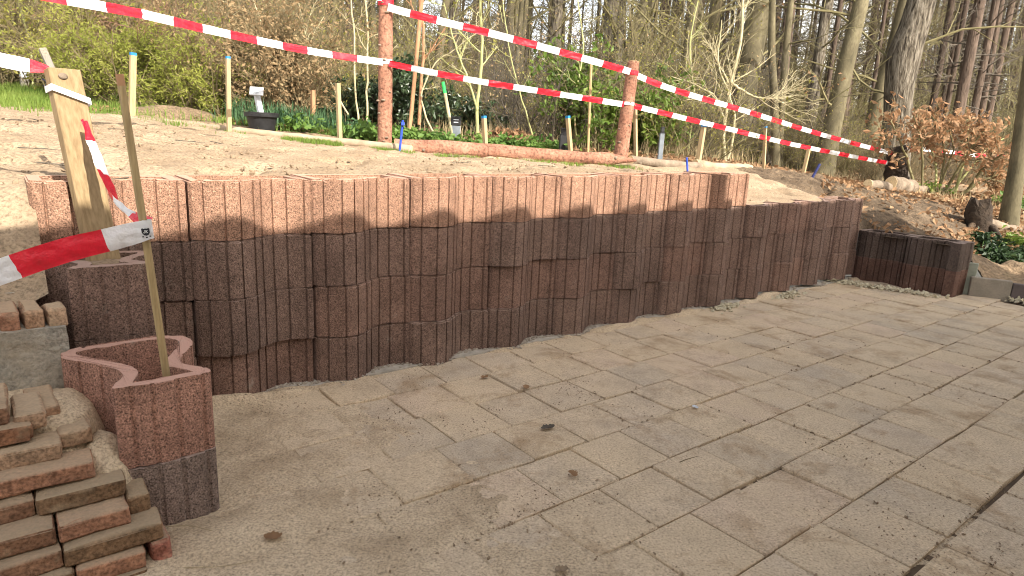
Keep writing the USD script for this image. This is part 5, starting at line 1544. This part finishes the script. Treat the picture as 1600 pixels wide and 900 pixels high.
leafy_shrub('evergreen_shrub', 630, 195, 9.0, .95, .8, 26, holly_m, twig_grey_m, 'dark evergreen shrub just right of the tall peeled post', 8, nl=.9, lsize=(.03, .06))
leafy_shrub('evergreen_shrub', 735, 205, 9.4, .7, .8, 22, holly_m, twig_grey_m, 'dark evergreen shrub behind the forked green sapling', 9, nl=.3, lsize=(.03, .06))
leafy_shrub('ivy_shrub', 930, 238, 8.8, 1.35, 1.0, 26, ivy_m, twig_olive_m, 'bright green ivy-leaved shrub left of the leaning post', 10, nl=.24, lsize=(.04, .075))
leafy_shrub('ivy_shrub', 1005, 242, 9.0, 1.2, .9, 24, ivy_m, twig_olive_m, 'bright green ivy-leaved shrub right of the leaning post', 11, nl=.22, lsize=(.04, .075))
leafy_shrub('red_leaf_shrub', 795, 232, 7.9, .25, .5, 20, litter_m, twig_red_m, 'low reddish-brown dead bracken behind the log middle', 12, nl=.7, lsize=(.03, .06))


def low_plant(x, y, Y, n, wid, label, seed, mat=ground_green_m, size=(.03, .07), h=.16, cat='plant', name='ground_plant'):
    r = np.random.default_rng(seed); c = at_y(x, y, Y); c[2] = gz(c[0], c[1])
    t = thing(name, label, cat, loc=c)
    st = np.column_stack([r.normal(0, wid * .3, n), r.normal(0, wid * .25, n), np.full(n, -.02)])
    c0 = grow(r, st, np.column_stack([r.normal(0, .5, (n, 2)), np.ones(n)]), h * r.uniform(.5, 1.2, n), np.full(n, .003), 4, .2)
    obj('stems', tubes(*c0, 3), ground_green_m, t)
    tips = np.repeat(np.vstack([c0[0][:, -1], c0[0][:, 2]]), 3, 0) + r.normal(0, .03, (n * 6, 3))
    obj('leaves', leaves(r, tips, r.uniform(*size, len(tips)), 1.3, normal_up=1.2), mat, t)


low_plant(468, 212, 7.1, 60, .5, 'low green leafy plant behind the pale log, right of the pot', 1)
low_plant(566, 219, 7.0, 90, .55, 'pale green leafy plant left of the tall post foot', 2)
low_plant(625, 222, 7.2, 60, .4, 'green leafy plant right of the tall post foot', 3)
low_plant(675, 226, 7.2, 110, .7, 'fresh green leafy plant below the green-tagged stick', 4)
low_plant(770, 233, 7.4, 50, .4, 'small green plant beside the short blue-tipped stake', 5)
low_plant(838, 240, 7.6, 70, .5, 'green leafy plant left of the dark garden light', 6)
low_plant(815, 238, 7.5, 40, .35, 'small green plant behind the thick log middle', 7)
low_plant(545, 190, 7.6, 60, .4, 'bluish green plant behind the plain yellowish stake', 8, mat=daff_m)
low_plant(1590, 312, 9.0, 60, .4, 'bright green plant at the right edge behind the pale trunk', 9)
low_plant(1552, 395, 7.0, 240, .75, 'dark glossy ivy on the slope above the kerb', 10, mat=dark_ivy_m, h=.12)
low_plant(1590, 420, 6.9, 220, .7, 'dark ivy patch at the right edge above the dark kerb', 11, mat=dark_ivy_m, h=.12)
low_plant(1530, 375, 7.2, 60, .35, 'small dark ivy patch behind the return wall end', 12, mat=dark_ivy_m, h=.1)
low_plant(1590, 385, 7.5, 60, .5, 'green and brown ground plants below the pale trunk', 13, mat=ivy_m, h=.1)
low_plant(1440, 300, 9.6, 40, .4, 'small green plant under the copper-leaved shrub', 14, mat=ivy_m, h=.15)


def blades(n, pos, h, w, r, lean=.35):
    m = len(pos); a = r.uniform(0, 6.28, m); d = np.column_stack([np.cos(a), np.sin(a), np.zeros(m)]); hh = h * r.uniform(.5, 1.2, m)[:, None]
    b = np.column_stack([-np.sin(a), np.cos(a), np.zeros(m)]) * w
    l = np.abs(r.normal(0, lean, m))[:, None]
    p0 = pos; p1 = pos + np.array([0, 0, 1.]) * hh * .6 + d * hh * l * .4; p2 = pos + np.array([0, 0, 1.]) * hh + d * hh * l * 1.3
    V = np.stack([p0 - b, p0 + b, p1 + b * .7, p1 - b * .7, p2], 1).reshape(-1, 3); i = np.arange(m)[:, None] * 5
    return V, np.vstack([i + [0, 1, 2], i + [0, 2, 3], i + [3, 2, 4]])


def grass_on(fn, n, seed, h, w, label, mat=grass_m, name='grass'):
    r = np.random.default_rng(seed); p = fn(r, n); p[:, 2] = ground(p[:, 0], p[:, 1]) - .01
    tag(obj(name, blades(n, p, h, w, r), mat), label, 'grass', None, 'stuff')


def strip(pxs, spread):
    P = np.array([at_y(*p) for p in pxs])
    def fn(r, n):
        t = np.sort(r.uniform(0, len(P) - 1, n)); q = np.stack([np.interp(t, np.arange(len(P)), P[:, i]) for i in range(3)], 1)
        q[:, :2] += r.normal(0, spread, (n, 2)) 
        q = q[meshkit.noise(np.column_stack([q[:, :2] * 3.5, np.zeros(n)]), 5) > .42]
        return q
    return fn


grass_on(strip([(-200, 135, 8.6), (0, 146, 8.4), (60, 150, 8.2), (120, 158, 7.9), (170, 168, 7.4)], .75), 26000, 1, .13, .004, 'bright green grass on the rise at the far left')
grass_on(strip([(390, 212, 6.05), (480, 220, 6.05), (560, 228, 6.1), (640, 238, 6.1)], .08), 3600, 2, .045, .003, 'short grass along the front of the pale log')
grass_on(strip([(640, 242, 6.15), (760, 250, 6.3), (900, 257, 6.55), (990, 262, 6.8)], .06), 1700, 3, .04, .003, 'sparse grass along the foot of the thick log')
grass_on(strip([(330, 200, 7.1), (430, 207, 7.15), (510, 213, 7.1), (560, 219, 6.95)], .10), 2600, 4, .09, .004, 'green grass around the black plant pot')
grass_on(strip([(120, 176, 6.6), (200, 182, 6.3), (300, 200, 6.0), (380, 212, 5.8)], .14), 1500, 5, .045, .003, 'sparse grass at the edge of the sand, left of the pale log')
mound_c = to_ab(at_y(262, 172, 7.1))
mound(mound_c[0], mound_c[1], gz(*at_y(262, 172, 7.1)[:2]) - .03, .75, .4, .16, 9, 'earth_heap', forest_m, 'heap of dark earth and dead leaves at the foot of the yellow-green shrubs')
grass_on(strip([(600, 200, 9), (800, 222, 9), (1000, 240, 9), (1150, 250, 10.2)], .35), 2600, 7, .28, .003, 'dry straw-coloured grass under the thicket', straw_m, 'dry_grass')
grass_on(strip([(1300, 282, 10.4), (1420, 296, 10.4), (1500, 315, 9.0), (1600, 330, 9.2)], .4), 1100, 8, .16, .003, 'dry grass and stalks under the copper-leaved shrub', straw_m, 'dry_grass')
# daffodil leaves
grass_on(strip([(370, 200, 7.2), (420, 205, 7.2), (470, 208, 7.2), (520, 208, 7.3)], .12), 700, 9, .28, .009, 'clumps of bluish daffodil leaves behind the pot', daff_m, 'daffodil_leaves')

# leaf litter on the woodland floor
r = np.random.default_rng(55); n = 15000
Y = 7 + 16 * r.random(n) ** 1.6; x = r.uniform(100, 1700, n)
c = np.array([[ (x_ - 800) / FPX * y_ * 1.0, y_] for x_, y_ in zip(x, Y)]); A_, B_ = to_ab(c); k = behind_logs(A_, B_) & upper(A_, B_); c = c[k]
P = np.column_stack([c, ground(c[:, 0], c[:, 1]) + r.uniform(.0, .05, len(c))])
tag(obj('leaf_litter', leaves(r, P, r.uniform(.03, .075, len(P)), 1.5, normal_up=1.6), litter_m), 'brown fallen leaves covering the woodland floor', 'leaves', None, 'stuff')
n = 4000
Y = r.uniform(6.6, 10, n); x = r.uniform(1270, 1720, n); c = np.column_stack([(x - 800) / FPX * Y, Y]); A_, B_ = to_ab(c); k = upper(A_, B_) & (behind_logs(A_, B_) | (r.random(len(c)) < .30) | ((A_ > 7.35) & (B_ > -2.5) & (r.random(len(c)) < .6))); c = c[k]
P = np.column_stack([c, ground(c[:, 0], c[:, 1]) + r.uniform(.0, .035, len(c))])
tag(obj('leaf_litter', leaves(r, P, r.uniform(.03, .07, len(P)), 1.5, normal_up=1.6), litter_m), 'brown fallen leaves on the slope behind the return wall and kerb', 'leaves', None, 'stuff')

# copper-leaved beech shrub at the right
r = np.random.default_rng(61)
c = at_y(1478, 308, 9.6); c[2] = gz(c[0], c[1]) - .05
t = thing('beech_shrub', 'many-stemmed shrub full of dry copper leaves right of the tape stump', 'shrub', loc=c)
lines = [[(1462, 310), (1480, 265), (1492, 230), (1480, 190)], [(1470, 312), (1500, 260), (1520, 225), (1545, 195)], [(1478, 312), (1512, 270), (1535, 235), (1572, 215)], [(1440, 310), (1440, 260), (1436, 215), (1425, 180)], [(1510, 300), (1535, 265), (1555, 245), (1580, 232)], [(1466, 310), (1478, 250), (1470, 205), (1452, 172)], [(1490, 310), (1505, 250), (1510, 210), (1512, 178)], [(1428, 300), (1420, 250), (1408, 215), (1396, 185)], [(1500, 305), (1528, 285), (1556, 275), (1584, 270)], [(1455, 308), (1462, 270), (1456, 240), (1448, 215)]]
P = []
for ln in lines:
    dy = r.normal(0, .3)
    Q = np.array([at_y(x, y, 9.6 + dy * k / 3) for k, (x, y) in enumerate(ln)]) - c
    s = np.linspace(0, 3, 9); P.append(np.stack([np.interp(s, range(4), Q[:, i]) for i in range(3)], 1))
P = np.array(P); P[:, 1:] += np.cumsum(r.normal(0, .008, P[:, 1:].shape), 1); R = np.linspace(.022, .008, 9)[None] * r.uniform(.7, 1.3, (len(P), 1))
for q, w in zip(P, R): obj('stem', tubes(q, w, 7), stem_green_m if r.random() < .5 else twig_olive_m, t, smooth=True)
c1 = sprout(r, P, R, 15, .38, .98, 1, .95, n=5, wander=.22, lift=-.02, absl=.48); c1 = (c1[0], np.maximum(c1[1], .003)); c2 = sprout(r, *c1, 7, .2, .97, .55, .8, n=4); c2 = (c2[0], np.maximum(c2[1], .002))
obj('twigs', MB().add(*tubes(*c1, 3)).add(*tubes(*c2, 3)), twig_m, t)
tips = np.vstack([c2[0][:, -1], c2[0][:, 2], c2[0][:, 1]]); tips = tips[r.random(len(tips)) < .58]; tips += r.normal(0, .04, tips.shape)
obj('leaves', leaves(r, tips, r.uniform(.035, .075, len(tips)), 1.6), beech_leaf_m, t)

# the dark tape stump and the root stump
def stump(name, px, Y, rad, label, seed, jag=.12, mat=char_m):
    r = np.random.default_rng(seed); (x0, y0), (x1, y1) = px
    b = at_y(x1, y1, Y); b[2] = gz(b[0], b[1]) - .1; tp = at_y(x0, y0, Y)
    n, k = 22, 26; s = np.linspace(0, 1, n)[:, None]; Q = b * (1 - s) + tp * s
    v, f = tubes(Q, np.linspace(rad * 1.25, rad * .85, n), k, cap=True)
    top = v[:, 2] > tp[2] - .12; ang = np.arctan2(v[:, 1] - tp[1], v[:, 0] - tp[0])
    v[:, 2] += np.where(top, jag * (np.sin(ang * 3 + seed) + .6 * np.sin(ang * 7 + 1)), 0)
    cc = b * (1 - (v[:, 2:3] - b[2]) / (tp[2] - b[2])) + tp * ((v[:, 2:3] - b[2]) / (tp[2] - b[2])); dd = v - cc; dd[:, 2] = 0
    v = v + dd * .7 * (meshkit.fbm(v * 6, 4, seed) - .5)[:, None]
    t = thing(name, label, 'stump'); obj('trunk', (v, f), mat, t, smooth=50)
    for j in range(5):
        a = r.uniform(0, 6.28); d = np.array([math.cos(a), math.sin(a), -.15]); p0 = b + np.array([0, 0, .16])
        obj('root', tubes(np.stack([p0, p0 + d * rad * 1.3, p0 + d * rad * 2.3 + [0, 0, -.1]]), np.array([rad * .4, rad * .28, rad * .1]), 8), mat, t, smooth=True)
    return t


stump('tree_stump', [(1402, 238), (1400, 302)], 10.45, .16, 'dark jagged stump with the tapes tied round it', 1, .07)
stump('root_stump', [(1528, 318), (1530, 352)], 7.7, .13, 'small dark uprooted stump on the slope at the right', 3, .06)
log_between('rotten_log', at_y(1535, 345, 7.75), at_y(1600, 362, 7.9), .06, .04, bark_log_m, 'rotten brown log trailing right from the uprooted stump', 12)
# loose twigs lying on the sand
r = np.random.default_rng(88)
tw = [(700, 262, 6.0), (735, 272, 5.2), (170, 215, 4.6), (275, 228, 4.4), (120, 262, 3.0), (30, 250, 3.2), (210, 285, 2.9), (330, 240, 4.6), (1040, 270, 6.4), (60, 205, 4.6), (360, 225, 5.2), (840, 270, 5.4)]
for i, (x, y, Y) in enumerate(tw):
    c = at_y(x, y, Y); n = 8; a = r.uniform(0, 6.28); d = np.array([[math.cos(a), math.sin(a), 0]])
    P, R = grow(r, np.zeros((1, 3)), d, np.array([r.uniform(.12, .32)]), np.array([.0035]), n, .22, 0)
    P2, R2 = sprout(r, P, R, 3, .2, .8, .4, .7, n=5)
    def lay_(P):
        P = P + c; P[..., 2] = ground(P[..., 0], P[..., 1]) + .012; return P
    m = MB().add(*tubes(lay_(P), np.maximum(R, .0018), 5)).add(*tubes(lay_(P2), np.maximum(R2, .0012), 4))
    tag(obj('loose_twig', m, twig_grey_m), 'thin dead twig lying on the sandy terrace', 'twig', 'twigs lying on the sandy terrace')
